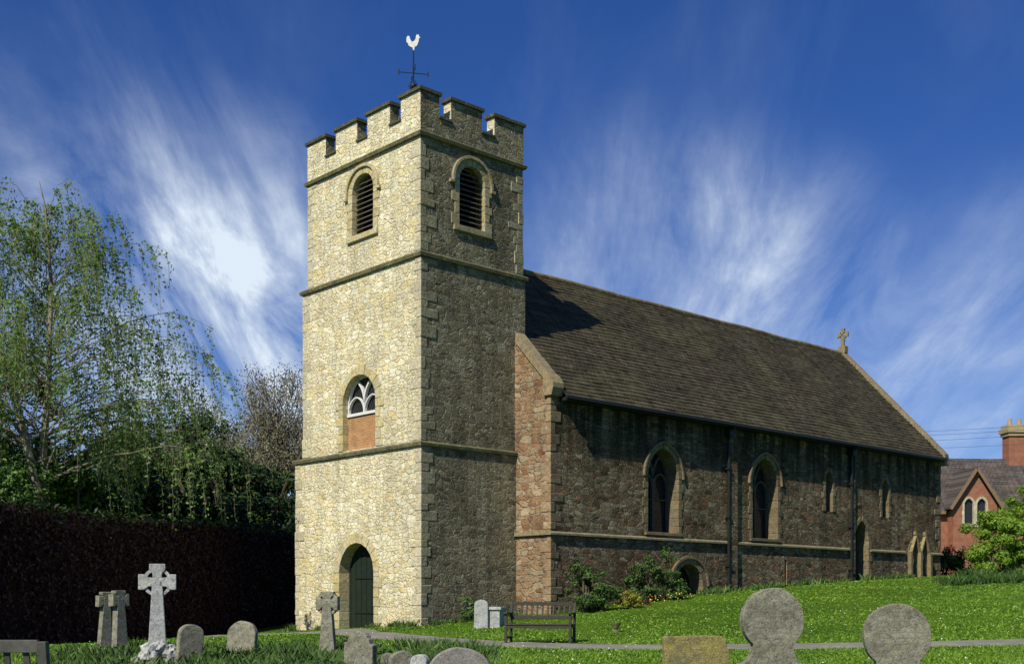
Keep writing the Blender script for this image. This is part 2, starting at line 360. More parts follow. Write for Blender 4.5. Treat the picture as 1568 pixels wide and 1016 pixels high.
xs = np.concatenate([np.linspace(-2500, -200, 8), np.linspace(-150, -45, 8), np.arange(-40, 50, .75), np.linspace(55, 150, 8), np.linspace(200, 2500, 8)])
ys = np.concatenate([np.linspace(-2500, -100, 7), np.linspace(-60, -6, 7), np.arange(-3, 90, .75), np.linspace(95, 250, 10), np.linspace(400, 2500, 7)])
XX, YY = np.meshgrid(xs, ys); ZZ = gz(XX, YY)
nx, ny = len(xs), len(ys); idx = np.arange(nx*ny).reshape(ny, nx)
mesh_np('ground', np.stack([XX, YY, ZZ], -1).reshape(-1, 3), np.stack([idx[:-1, :-1], idx[:-1, 1:], idx[1:, 1:], idx[1:, :-1]], -1).reshape(-1, 4), M_ground)

# path
pathpts = [(34, 23.5), (26, 22.6), (18, 22.2), (11, 22.4), (5, 23.2), (1.5, 24.6), (-1.2, 27.5), (-3.2, 31), (-4.8, 34.6), (-5.2, 36.8)]
pathpts2 = [(-3.9, 33.2), (-7, 35.4), (-9.5, 37.6), (-10.5, 41)]
def smoothpath(p, n=14):
    out = []
    for i in range(len(p)-1):
        p0 = p[max(i-1, 0)]; p1 = p[i]; p2 = p[i+1]; p3 = p[min(i+2, len(p)-1)]
        for k in range(n):
            t = k/n
            out.append(tuple(.5*((2*p1[j])+(-p0[j]+p2[j])*t+(2*p0[j]-5*p1[j]+4*p2[j]-p3[j])*t*t+(-p0[j]+3*p1[j]-3*p2[j]+p3[j])*t**3) for j in (0, 1)))
    out.append(p[-1]); return out
SP = [smoothpath(pathpts), smoothpath(pathpts2)]
for k, (sp, wd) in enumerate(zip(SP, (.78, .8))):
    V = []; F = []
    for i, p in enumerate(sp):
        a = sp[max(i-1, 0)]; b = sp[min(i+1, len(sp)-1)]; tx, ty = b[0]-a[0], b[1]-a[1]; l = math.hypot(tx, ty)
        for j in range(5):
            o = (j/4-.5)*2*(wd+random.uniform(-.05, .05)); x = p[0]-ty/l*o; y = p[1]+tx/l*o
            V.append((x, y, float(gz(x, y))+.03-.004*k+(0 if 0 < j < 4 else -.03)))
        if i:
            for j in range(4): F.append(((i-1)*5+j, (i-1)*5+j+1, i*5+j+1, i*5+j))
    obj_from('churchyard_path', V, F, M_path)
allpath = np.array(SP[0]+SP[1])

# ------------------------------------------------------------------ CHURCH
church = empty('stone_church', (OX, OY, 0), math.atan2(SA, CA))
isS = lambda n_, c: n_.y < -.5
def stage(name, x0, x1, y0, y1, z0, z1):
    g = G(); g.box(x0, x1, y0, y1, z0, z1); return g.obj(name, M_tower)
st1 = stage('tower_lower_stage', 0, 4.5, 0, 7.08, -2, 4.84)
st2 = stage('tower_middle_stage', .04, 4.46, .06, 6.68, 4.84, 10.7)
st3 = stage('tower_belfry_stage', .07, 4.40, .12, 6.39, 10.7, 14.5)
D = dict(cx=3.42, w=.98, z0=-1.6, zs=.95, za=1.93)
g = G(); g.prism(MW(0), profile(**D), -.3, .55); boolcut(st1, g.obj('c', None))
WW = dict(cx=3.32, w=.93, z0=5.0, zs=6.55, za=7.45)
g = G(); g.prism(MW(.04), profile(**WW), -.3, .45); boolcut(st2, g.obj('c', None))
BW = dict(cx=3.15, w=.6, z0=12.05, zs=13.45, za=14.0)
BS = dict(cx=2.17, w=.55, z0=11.95, zs=13.4, za=13.95)
g = G(); g.prism(MW(.07), profile(**BW), -.3, .5); g.prism(MS(.12), profile(**BS), -.3, .5)
boolcut(st3, g.obj('c', None))
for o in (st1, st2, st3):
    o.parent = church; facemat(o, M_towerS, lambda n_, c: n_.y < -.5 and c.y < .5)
g = G(); g2 = G()
surround(g, MW(0), band=.26, depth=.4, **D)
surround(g, MW(.04), band=.26, depth=.3, **WW)
surround(g, MW(.07), band=.22, depth=.3, **BW)
surround(g2, MS(.12), band=.2, depth=.3, **BS)
g.prism(MW(.07), [(2.3, 11.86), (4.0, 11.86), (4.0, 12.04), (2.3, 12.04)], -.09, .3)
g2.prism(MS(.12), [(1.38, 11.76), (2.96, 11.76), (2.96, 11.94), (1.38, 11.94)], -.09, .3)
for gg, mf, q in ((g, MW(.07), BW), (g2, MS(.12), BS)):
    A = arc(q['w']+.26, q['za']-q['zs']+.24, 10)
    pts = [(q['cx']-q['w']-.4, q['zs']-.12), (q['cx']-q['w']-.26, q['zs']-.12)]+[(q['cx']-x, q['zs']+z) for x, z in A]+[(q['cx']+x, q['zs']+z) for x, z in A[::-1][1:]]+[(q['cx']+q['w']+.26, q['zs']-.12), (q['cx']+q['w']+.4, q['zs']-.12)]
    gg.ribbon(mf, pts, .1, -.1, .1)
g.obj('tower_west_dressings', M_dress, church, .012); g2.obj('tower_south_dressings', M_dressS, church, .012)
def quoin(g, cx_, cy_, sx_, sy_, z0, z1, sc=1.0):
    z = z0; k = 0
    while z < z1-.05:
        h = min(random.uniform(.2, .4), z1-z)
        la, lb = ((.56, .26) if k % 2 else (.26, .5)); la *= random.uniform(.6, 1.2)*sc; lb *= random.uniform(.6, 1.2)*sc; p = random.uniform(.004, .03)
        xa, xb = sorted((cx_-sx_*p, cx_+sx_*la)); ya, yb = sorted((cy_-sy_*p, cy_+sy_*lb))
        g.box(xa, xb, ya, yb, z+.004, z+h-.004); z += h; k += 1
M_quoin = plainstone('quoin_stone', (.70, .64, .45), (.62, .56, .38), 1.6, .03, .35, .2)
M_quoinS = plainstone('quoin_stone_painted_shade', (.36, .33, .22), (.28, .26, .17), 1.6, .03, .25, .5)  # same quoins with the shade of the south side painted in
g = G()
for (x0, x1, y0, y1, z0, z1) in ((0, 4.5, 0, 7.08, -1.4, 4.78), (.04, 4.46, .06, 6.68, 4.98, 10.62), (.07, 4.40, .12, 6.39, 10.86, 14.36)):
    quoin(g, x0, y0, 1, 1, z0, z1); quoin(g, x0, y1, 1, -1, z0, z1)
    if z0 > 7: quoin(g, x1, y0, -1, 1, z0, z1)
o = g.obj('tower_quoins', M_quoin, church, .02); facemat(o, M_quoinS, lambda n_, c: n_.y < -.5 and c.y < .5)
g = G()
def band(x0, x1, y0, y1, z0, z1, p):
    g.add([(x0-p*.3, y0-p*.3, z1), (x1+p*.3, y0-p*.3, z1), (x1+p*.3, y1+p*.3, z1), (x0-p*.3, y1+p*.3, z1),
           (x0-p, y0-p, z1-.06), (x1+p, y0-p, z1-.06), (x1+p, y1+p, z1-.06), (x0-p, y1+p, z1-.06),
           (x0-p*.8, y0-p*.8, z0), (x1+p*.8, y0-p*.8, z0), (x1+p*.8, y1+p*.8, z0), (x0-p*.8, y1+p*.8, z0)],
          [(0, 1, 2, 3)]+[(i, (i+1) % 4, (i+1) % 4+4, i+4) for i in range(4)]+[(4+i, 4+(i+1) % 4, 8+(i+1) % 4, 8+i) for i in range(4)]+[(8, 9, 10, 11)])
band(0, 4.5, 0, 7.08, 4.80, 4.95, .10); band(.04, 4.46, .06, 6.68, 10.66, 10.82, .10); band(.07, 4.40, .12, 6.39, 14.4, 14.56, .12)
g.obj('tower_string_courses', M_string, church)
# parapet
g = G(); x0, x1, y0, y1 = .05, 4.42, .10, 6.41; T = .36; zt = 15.12
g.box(x0, x0+T, y0, y1, 14.56, zt); g.box(x1-T, x1, y0, y1, 14.56, zt)
g.box(x0+T, x1-T, y0, y0+T, 14.56, zt-.004); g.box(x0+T, x1-T, y1-T, y1, 14.56, zt-.004)
caps = G(); mt = 15.8
def cap(a0, a1, b0, b1, z, e=.07, h=.1):
    caps.add([(a0-e, b0-e, z), (a1+e, b0-e, z), (a1+e, b1+e, z), (a0-e, b1+e, z), (a0-e, b0-e, z+h), (a1+e, b0-e, z+h), (a1+e, b1+e, z+h), (a0-e, b1+e, z+h),
              (a0+.08, b0+.08, z+h+.07), (a1-.08, b0+.08, z+h+.07), (a1-.08, b1-.08, z+h+.07), (a0+.08, b1-.08, z+h+.07)],
             [(0, 3, 2, 1), (0, 1, 5, 4), (1, 2, 6, 5), (2, 3, 7, 6), (3, 0, 4, 7), (4, 5, 9, 8), (5, 6, 10, 9), (6, 7, 11, 10), (7, 4, 8, 11), (8, 9, 10, 11)])
runs = [(y0, 1.09), (1.66, 2.88), (3.45, 4.68), (5.28, y1)]
for (p, q) in runs:
    for xa in (x0, x1-T):
        g.box(xa, xa+T, p, q, zt, mt); cap(xa, xa+T, p, q, mt)
for (p, q) in [(x0+T, .80), (1.28, 2.58), (3.08+.3, x1-T)]:
    for ya in (y0, y1-T):
        if p < 1: g.box(p, q, ya, ya+T, zt-.004, mt-.003); cap(p+.07, q, ya, ya+T, mt-.004, .068)
        elif p > 3: g.box(3.12, q, ya, ya+T, zt-.004, mt-.003); cap(3.12, q-.07, ya, ya+T, mt-.004, .068)
        else: g.box(p, q, ya, ya+T, zt-.004, mt-.003); cap(p, q, ya, ya+T, mt-.004)
for p, q in ((1.09, 1.66), (2.88, 3.45), (4.68, 5.28)):
    for xa in (x0, x1-T): caps.box(xa-.05, xa+T+.05, p-.02, q+.02, zt-.01, zt+.06)
for p, q in ((.80, 1.28), (2.58, 3.12)):
    for ya in (y0, y1-T): caps.box(p-.02, q+.02, ya-.05, ya+T+.05, zt-.012, zt+.058)
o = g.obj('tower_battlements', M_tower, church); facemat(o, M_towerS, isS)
caps.obj('battlement_copings', plainstone('coping_stone_dark', (.085, .085, .055), (.13, .125, .075), 2.5, .03, .3), church)
g = G(); g.add([(x0+T, y0+T, 14.6), (x1-T, y0+T, 14.6), (x1-T, y1-T, 14.6), (x0+T, y1-T, 14.6), (2.2, 3.2, 15.3)], [(0, 1, 4), (1, 2, 4), (2, 3, 4), (3, 0, 4)])
g.obj('tower_roof', M_slate, church)
# door
g = G(); g.prism(MW(0), profile(3.42, .97, -1.6, .95, 1.92), .42, .5)
g.obj('west_door', M_door, church)
g = G()
for i in range(7):
    s_ = 3.42-.97+.1+i*.295; dx = abs(s_-3.42); top = .95+math.sqrt(max(0, .97**2-dx*dx))-.05
    g.box(.405, .425, s_-.008, s_+.008, -1.2, top)
for z in (-.4, .75): g.box(.39, .42, 2.6, 4.1, z, z+.06)
g.obj('west_door_ironwork', M_black, church)
g = G(); g.box(.26, .4, 3.32-.925, 3.32+.925, 4.95, 6.15); g.obj('west_window_brick_infill', M_brick2, church)
g = G(); g.box(.2, .44, 3.32-.925, 3.32+.925, 6.15, 6.24)
WT = dict(cx=3.32, w=.92, z0=6.24, zs=6.55, za=7.44)
tracery(g, MW(.04), bw=.065, d0=.18, d1=.3, **WT); g.obj('west_window_tracery', M_white, church)
g = G(); g.prism(MW(.04), profile(3.32, .925, 6.2, 6.55, 7.445), .31, .33); g.obj('west_window_glass', M_glass, church)
g = G(); bk = G()
for mf, q in ((MW(.07), BW), (MS(.12), BS)):
    z = q['z0']+.05
    while z < q['za']-.12:
        hw = halfw(q['w'], q['za']-q['zs'], z+.08-q['zs'])-.02
        v = []
        for s_ in (q['cx']-hw, q['cx']+hw):
            v += [mf(s_, z, .12), mf(s_, z+.025, .12), mf(s_, z+.15, .3), mf(s_, z+.125, .3)]
        g.add(v, [(0, 1, 2, 3), (4, 5, 6, 7), (0, 1, 5, 4), (1, 2, 6, 5), (2, 3, 7, 6), (3, 0, 4, 7)])
        z += .165
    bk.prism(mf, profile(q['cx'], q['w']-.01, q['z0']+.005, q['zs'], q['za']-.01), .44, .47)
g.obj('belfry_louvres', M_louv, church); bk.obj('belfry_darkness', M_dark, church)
# weathervane
g = G(); cx_, cy_ = 2.2, 3.2
g.tube([(cx_, cy_, 15.2), (cx_, cy_, 18.75)], [.05, .022], 8)
for k in range(4):
    a = k*math.pi/2+.2-math.atan2(SA, CA); dx, dy = math.cos(a), math.sin(a)
    g.tube([(cx_, cy_, 17.95), (cx_+dx*.5, cy_+dy*.5, 17.95)], .014, 5)
    g.tube([(cx_+dx*.5, cy_+dy*.5, 17.86), (cx_+dx*.5, cy_+dy*.5, 18.04)], .02, 5)
    g.tube([(cx_+dx*.05, cy_+dy*.05, 17.3), (cx_+dx*.17, cy_+dy*.17, 17.5), (cx_+dx*.05, cy_+dy*.05, 17.7)], .014, 5)
g.obj('weathervane_pole', M_black, church)
bm = bmesh.new(); bmesh.ops.create_uvsphere(bm, u_segments=12, v_segments=8, radius=.12)
for v in bm.verts: v.co += Vector((cx_, cy_, 17.5))
me = bpy.data.meshes.new('weathervane_ball'); bm.to_mesh(me); bm.free(); me.materials.append(M_black)
o = bpy.data.objects.new('weathervane_ball', me); COL.objects.link(o); o.parent = church
cock = [(-.02, 0), (.03, 0), (.05, .12), (.14, .17), (.2, .3), (.22, .42), (.28, .47), (.22, .5), (.22, .57), (.17, .54), (.14, .58), (.11, .52), (.09, .42), (.04, .34), (-.06, .3), (-.12, .38), (-.16, .5), (-.23, .52), (-.28, .44), (-.28, .3), (-.22, .26), (-.2, .18), (-.1, .12), (-.03, .1)]
a = -math.atan2(SA, CA); dx, dy = math.cos(a), math.sin(a)
g = G(); g.prism(lambda s_, z, d: (cx_+dx*s_*.85-dy*d, cy_+dy*s_*.85+dx*d, 18.72+z*.95), cock, -.02, .02); g.obj('weathercock', M_gold, church)

# --- nave
NS, NN, RB = -1.62, 8.62, 3.5
EZ, RZ = 6.95, 12.25; sl = (RZ-EZ)/(RB-NS)
NW0, NE0 = 4.0, 29.55
def roofz(b): return EZ+sl*((b-NS) if b <= RB else (NN-b))
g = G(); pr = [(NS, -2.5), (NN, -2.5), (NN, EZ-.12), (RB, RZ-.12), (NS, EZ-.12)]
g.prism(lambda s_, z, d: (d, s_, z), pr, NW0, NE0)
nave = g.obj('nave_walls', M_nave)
W1 = dict(cx=9.57, w=.84, z0=2.42, zs=4.35, za=5.42); W2 = dict(cx=15.66, w=.84, z0=2.42, zs=4.5, za=5.55)
LA = dict(cx=20.15, w=.27, z0=3.7, zs=4.95, za=5.4); LB = dict(cx=24.6, w=.29, z0=3.66, zs=4.9, za=5.36)
PD = dict(cx=22.65, w=.55, z0=.2, zs=2.6, za=3.45)
LP = [dict(cx=27.0, w=.3, z0=1.2, zs=2.2, za=2.62), dict(cx=27.85, w=.3, z0=1.2, zs=2.2, za=2.62)]
AR = dict(cx=11.0, w=.8, z0=-.6, zs=.55, za=1.36); SLT = (16.98, 17.14, .65, 1.65)
g = G()
for q in (W1, W2, LA, LB, PD, AR, *LP): g.prism(MS(NS), profile(**q), -.4, .7)
g.box(SLT[0], SLT[1], NS-.4, NS+.4, SLT[2], SLT[3])
boolcut(nave, g.obj('c', None)); nave.parent = church
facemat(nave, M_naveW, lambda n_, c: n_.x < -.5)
g = G()
for q, bd in ((W1, .17), (W2, .17), (LA, .14), (LB, .14), (PD, .18), (AR, .22)): surround(g, MS(NS), band=bd, depth=.46, **q)
for q in (W1, W2):
    g.prism(MS(NS), [(q['cx']-1.0, 2.31), (q['cx']+1.0, 2.31), (q['cx']+1.0, 2.42), (q['cx']-1.0, 2.42)], -.08, .4)
    A = arc(q['w']+.22, q['za']-q['zs']+.18, 12)
    g.ribbon(MS(NS), [(q['cx']-x, q['zs']+z) for x, z in A]+[(q['cx']+x, q['zs']+z) for x, z in A[::-1][1:]], .08, -.09, .1)
A = arc(1.08, 1.02, 10); g.ribbon(MS(NS), [(11-x, .55+z) for x, z in A]+[(11+x, .55+z) for x, z in A[::-1][1:]], .1, -.09, .1)
g.obj('nave_dressings', M_dressd, church, .012)
g = G()
for q in LP: surround(g, MS(NS), band=.14, depth=.2, var=.2, **q)
for x in (26.55, 27.42, 28.3): g.box(x-.09, x+.09, NS-.22, NS-.04, 1.0, 2.2)
for q in LP: g.ribbon(MS(NS), [(q['cx']-.4, 2.2), (q['cx'], 2.95), (q['cx']+.4, 2.2)], .1, -.2, -.05)
for q in LP: g.box(q['cx']-.07, q['cx']+.07, NS-.19, NS-.06, 2.98, 3.16)
g.obj('chancel_porch_arcade', M_porch, church, .015)
g = G(); gl = G()
for q in (W1, W2):
    tracery(g, MS(NS), bw=.1, d0=.46, d1=.58, **{**q, 'w': q['w']-.005, 'za': q['za']-.01})
    g.box(q['cx']-q['w']+.01, q['cx']+q['w']-.01, NS+.495, NS+.54, 3.6, 3.64)
    gl.prism(MS(NS), profile(q['cx'], q['w']-.006, q['z0']+.004, q['zs'], q['za']-.008), .59, .61)
for q in (LA, LB, *LP): gl.prism(MS(NS), profile(q['cx'], q['w']-.006, q['z0']+.004, q['zs'], q['za']-.008), .48, .5)
gl.box(SLT[0]+.004, SLT[1]-.004, NS+.25, NS+.27, SLT[2]+.004, SLT[3]-.004)
g.obj('nave_window_tracery', plain('tracery_stone_dark', (.11, .095, .07), .9), church); gl.obj('nave_window_glass', M_glass, church)
g = G(); g.prism(MS(NS), profile(22.65, .54, .3, 2.6, 3.44), .5, .56); g.obj('priests_door', plain('old_door_wood', (.05, .038, .025), .8), church)
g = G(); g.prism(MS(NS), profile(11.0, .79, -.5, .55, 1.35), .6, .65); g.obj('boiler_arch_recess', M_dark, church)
g = G(); quoin(g, NW0, NS, 1, 1, -.6, 2.12, .85); quoin(g, NW0, NS, 1, 1, 2.32, 6.7, .85)
quoin(g, NE0, NS, -1, 1, .6, 6.7, .85)
o = g.obj('nave_quoins', plainstone('nave_quoin_stone', (.36, .23, .13), (.44, .34, .21), 1.4, .03, .15), church, .02)
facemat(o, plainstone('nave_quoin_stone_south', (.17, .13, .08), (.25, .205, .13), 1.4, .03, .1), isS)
g = G()
for (xa, xb) in ((NW0-.1, 22.0), (23.3, 26.3), (28.5, NE0+.1)):
    g.add([(xa, NS-.1, 2.14), (xb, NS-.1, 2.14), (xb, NS+.1, 2.14), (xa, NS+.1, 2.14), (xa, NS-.1, 2.2), (xb, NS-.1, 2.2), (xb, NS+.1, 2.31), (xa, NS+.1, 2.31)],
          [(0, 3, 2, 1), (4, 5, 6, 7), (0, 1, 5, 4), (1, 2, 6, 5), (2, 3, 7, 6), (3, 0, 4, 7)])
g.box(NW0-.1, NW0+.1, NS+.1, -.01, 2.14, 2.27)
g.obj('nave_string_course', plainstone('nave_string_stone', (.34, .30, .18), (.25, .22, .14), 2, .02, .2), church)
g = G()
def slopeblock(xa, xb, b0, b1, lo, hi):
    n = max(1, int(abs(b1-b0)/.7))
    for i in range(n):
        p = b0+(b1-b0)*i/n; q = b0+(b1-b0)*(i+.985)/n; j = random.uniform(-.01, .01)
        g.prism(lambda s_, z, d: (d, s_, z), [(p, roofz(p)+lo), (q, roofz(q)+lo), (q, roofz(q)+hi+j), (p, roofz(p)+hi+j)], xa+j, xb+j)
slopeblock(NW0-.08, NW0+.36, NS-.12, -.02, -.06, .3)
g.prism(lambda s_, z, d: (d, s_, z), [(NS-.14, 6.6), (NS+.25, 6.6), (NS+.25, 7.42), (NS-.05, 7.25), (NS-.22, 7.0), (NS-.22, 6.85)], NW0-.11, NW0+.38)
slopeblock(NE0-.22, NE0+.12, NS-.35, RB-.02, -.1, .24)
slopeblock(NE0-.22, NE0+.12, RB+.02, NN+.35, -.1, .24)
g.prism(lambda s_, z, d: (d, s_, z), [(NS-.35, 6.3), (NS+.1, 6.3), (NS+.1, 6.9), (NS-.35, 6.72)], NE0-.25, NE0+.15)
g.obj('gable_copings', plainstone('gable_coping_stone', (.36, .27, .16), (.28, .24, .15), 1.6, .02, .2), church, .012)
def roofside(name, sgn):
    rows, cols = 36, 110; xsn = np.linspace(NW0+.36, NE0-.2, cols); V = []; F = []
    L = (RB-(NS-.36)); nrm = Vector((0, -sl, 1)).normalized()
    for i in range(rows):
        for t, off in ((i/rows, .012), ((i+1.08)/rows, .05)):
            for j, x in enumerate(xsn):
                b = RB-L*t; z = RZ-sl*L*t
                u = .06*noise.noise(Vector((x*.35, t*3, sgn*9)))+random.uniform(-.012, .012)
                k = off+u; b2 = b+nrm.y*k; z2 = z+nrm.z*k
                if sgn < 0: b2 = 2*RB-b2
                V.append((x, b2, z2))
            if off == .05:
                for j, x in enumerate(xsn): V.append((x, V[-cols][1], V[-cols][2]-.045))
        o = i*3*cols
        for j in range(cols-1):
            F.append((o+j, o+j+1, o+cols+j+1, o+cols+j)); F.append((o+cols+j, o+cols+j+1, o+2*cols+j+1, o+2*cols+j))
    return obj_from(name, V, F, M_roof, church, fix=False)
roofside('nave_roof_south', 1); roofside('nave_roof_north', -1)
g = G(); x = NW0+.4
while x < NE0-.5:
    l = random.uniform(.42, .48); dz = .05*noise.noise(Vector((x*.35, 0, 9)))
    g.tube([(x, RB, RZ+.03+dz), (x+l-.015, RB, RZ+.03+dz)], random.uniform(.115, .13), 10); x += l
g.obj('roof_ridge_tiles', M_ridge, church)
g = G(); g.box(NW0+.3, NE0-.2, NS-.47, NS-.37, 6.5, 6.6)
g.box(NW0+.4, NE0-.25, NS-.3, NS+.02, 6.46, 6.56)
for x in (13.2, 21.67):
    g.tube([(x, NS-.42, 6.5), (x, NS-.2, 6.25), (x, NS-.12, 6.0), (x, NS-.12, (.2 if x < 15 else .8))], .055, 8)
    g.box(x-.14, x+.14, NS-.3, NS-.04, 6.12, 6.42)
    for z in (1.3, 3.1, 4.9): g.box(x-.09, x+.09, NS-.19, NS-.01, z, z+.07)
g.obj('gutter_and_downpipes', M_black, church)
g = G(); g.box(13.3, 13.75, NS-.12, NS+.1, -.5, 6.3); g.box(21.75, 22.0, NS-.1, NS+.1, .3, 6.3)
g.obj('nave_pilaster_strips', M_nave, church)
g = G(); ex = NE0-.05
g.box(ex-.16, ex+.16, RB-.2, RB+.2, RZ+.1, RZ+.42)
mf = lambda s_, z, d: (ex+d, RB+s_, RZ+z)
g.prism(mf, [(-.09, .42), (.09, .42), (.055, .8), (-.055, .8)], -.06, .06)
for k in range(4):
    a = k*math.pi/2; c, s_ = math.cos(a), math.sin(a)
    q = [(-.045, .05), (.045, .05), (.12, .3), (-.12, .3)]
    g.prism(mf, [(x*c-z*s_, 1.0+x*s_+z*c) for x, z in q], -.055-.001*k, .055+.001*k)
ring = [(.2*math.cos(2*math.pi*i/20), 1.0+.2*math.sin(2*math.pi*i/20)) for i in range(21)]; g.ribbon(mf, ring, .05, -.035, .035)
g.obj('gable_cross', M_porch, church)

# ------------------------------------------------------------------ foliage helpers
def leaves(name, P, Nn, size, mat, parent=None, aspect=.5, sizevar=.5):
    n = len(P); Nn = Nn/np.maximum(1e-6, np.linalg.norm(Nn, axis=1, keepdims=True))
    r = rng.normal(size=(n, 3)); t = np.cross(Nn, r); t /= np.maximum(1e-6, np.linalg.norm(t, axis=1, keepdims=True)); b = np.cross(Nn, t)
    sz = (size*(1-sizevar+2*sizevar*rng.random(n)))[:, None]
    V = np.stack([P-t*sz, P+b*sz*aspect+Nn*sz*.12, P+t*sz, P-b*sz*aspect+Nn*sz*.12], 1).reshape(-1, 3)
    return mesh_np(name, V, np.arange(4*n).reshape(n, 4), mat, parent)
def crown_pts(c, R, nsub, nleaf, sr, solid=.5, up=.3, rough=.75):
    d = rng.normal(size=(nsub, 3)); d /= np.linalg.norm(d, axis=1, keepdims=True)
    rr = (solid+(1-solid)*rng.random(nsub))[:, None]
    C = np.array(c)+d*rr*np.array(R)
    S = sr*(.6+.8*rng.random(nsub))
    k = rng.integers(0, nsub, nleaf)
    e = rng.normal(size=(nleaf, 3)); e /= np.linalg.norm(e, axis=1, keepdims=True)
    q = (rng.random(nleaf)**.45)[:, None]
    P = C[k]+e*q*S[k][:, None]*np.array([1, 1, .75])
    N = e*.8+d[k]*.5+rng.normal(size=(nleaf, 3))*rough*.6+np.array([0, 0, up])
    return P, N
def merge(lst): return np.concatenate([a for a, b in lst]), np.concatenate([b for a, b in lst])

# hedge -------------------------------------------------
hp = [(-17.2, 22.0), (-15.4, 27.5), (-13.5, 31), (-11.9, 38), (-10.2, 43), (-8.6, 49), (-7.6, 54)]
hedge = empty('copper_beech_hedge')
hs = smoothpath(hp, 10); V = []; F = []
for i, p in enumerate(hs):
    a = hs[max(i-1, 0)]; b = hs[min(i+1, len(hs)-1)]; tx, ty = b[0]-a[0], b[1]-a[1]; l = math.hypot(tx, ty); nx_, ny_ = -ty/l, tx/l
    zb = float(gz(*p)); zt_ = 2.45+.35*i/len(hs)
    for (o_, z_) in ((0, zb-.3), (.05, zt_-.5), (.35, zt_-.1), (1.3, zt_-.1), (1.6, zt_-.6), (1.6, zb-.3)): V.append((p[0]+nx_*o_, p[1]+ny_*o_, z_))
    if i:
        for j in range(5): F.append(((i-1)*6+j, (i-1)*6+j+1, i*6+j+1, i*6+j))
F.append(tuple(range(6))); F.append(tuple(range((len(hs)-1)*6, len(hs)*6)))
obj_from('hedge_core', V, F, plain('hedge_interior', (.016, .002, .004), 1), hedge)
n = 70000; seg = rng.random(n)*(len(hs)-1); i0 = seg.astype(int); fr = (seg-i0)[:, None]; H = np.array(hs)
pp = H[i0]*(1-fr)+H[np.minimum(i0+1, len(hs)-1)]*fr; tt = H[np.minimum(i0+1, len(hs)-1)]-H[i0]; tt /= np.linalg.norm(tt, axis=1, keepdims=True); nn = np.stack([-tt[:, 1], tt[:, 0]], 1)
ztop = 2.45+.35*seg/len(hs)
u = rng.random(n); side = u < .6
off = np.where(side, rng.normal(0, .07, n), rng.random(n)*1.6); zb = gz(pp[:, 0], pp[:, 1])
bumpz = .12*np.sin(seg*2.3)+.08*np.sin(seg*5.1+1)
z = np.where(side, zb+(ztop-zb)*rng.random(n), ztop+bumpz*.6+rng.normal(0, .08, n)-.25*np.clip(.3-off, 0, 1))
P = np.column_stack([pp[:, 0]+nn[:, 0]*off, pp[:, 1]+nn[:, 1]*off, z])
N = np.where(side[:, None], np.column_stack([-nn, np.zeros(n)]), np.array([[0, 0, 1.]]))+rng.normal(size=(n, 3))*.5
leaves('hedge_side_foliage', P[side], N[side], .06, L_hedge, hedge)
leaves('hedge_top_foliage', P[~side], N[~side], .07, L_dark, hedge)

# shrub mass behind hedge --------------------------------
tm = empty('laurel_shrub_mass'); lst = []
def sx(x, Y): return (x-784)/1820*Y
random.seed(11)
for x_, top, Y in [(-60, 690, 47), (-10, 700, 46), (40, 690, 48), (90, 690, 46), (135, 670, 50), (170, 655, 52), (205, 668, 49), (235, 645, 54), (265, 675, 50), (300, 640, 55), (325, 680, 52), (350, 705, 54), (385, 715, 54), (420, 722, 56), (455, 735, 60), (490, 735, 62), (180, 730, 46), (250, 735, 46), (320, 745, 48), (390, 755, 50), (110, 740, 44), (30, 750, 43), (440, 768, 53)]:
    zt_ = (920-top)/1820*Y; Xc = sx(x_, Y); R = random.uniform(1.6, 2.3)
    zc = zt_-R*.9
    lst.append(crown_pts((Xc, Y, zc), (R, R*1.1, R*1.0), 34, 4600, .5, .6))
    if zc-R > 1.5: lst.append(crown_pts((Xc, Y, zc-R*1.3), (R*1.15, R*1.1, R*1.3), 22, 2400, .7, .6))
P, N = merge(lst); leaves('shrub_foliage', P, N, .10, L_dark, tm)
g = G()
for k in range(26):
    x_ = random.uniform(-20, 470); Y = random.uniform(47, 58); X = sx(x_, Y); g.tube([(X, Y, -1.2), (X+random.uniform(-.4, .4), Y, 3), (X+random.uniform(-1, 1), Y, 5.0)], [.13, .09, .04], 5)
g.obj('shrub_stems', M_bark, tm)

# branching trees ------------------------------------------------
def grow(g, p, d, L, r, lev, tips, spread=.5, up=.15, k=4, seg=4):
    pts = [Vector(p)]; rad = [r]; d = Vector(d).normalized(); q = Vector(p)
    for i in range(seg):
        d = (d+Vector((random.gauss(0, .12), random.gauss(0, .12), random.gauss(0, .08)+up*.3))).normalized(); q = q+d*L/seg; pts.append(q.copy()); rad.append(max(.014, r*(1-.6*(i+1)/seg)))
    g.tube(pts, rad, 5 if lev > 1 else 3)
    if lev == 0: tips.append((q, d)); return
    for j in range(k):
        t = random.uniform(.35, 1); idx_ = min(seg, max(1, int(t*seg))); s_ = pts[idx_]
        nd = (d+Vector((random.gauss(0, spread), random.gauss(0, spread), random.gauss(0, spread*.6)+up))).normalized()
        grow(g, s_, nd, L*random.uniform(.55, .75), rad[idx_]*.7, lev-1, tips, spread, up, k, seg)
random.seed(5)
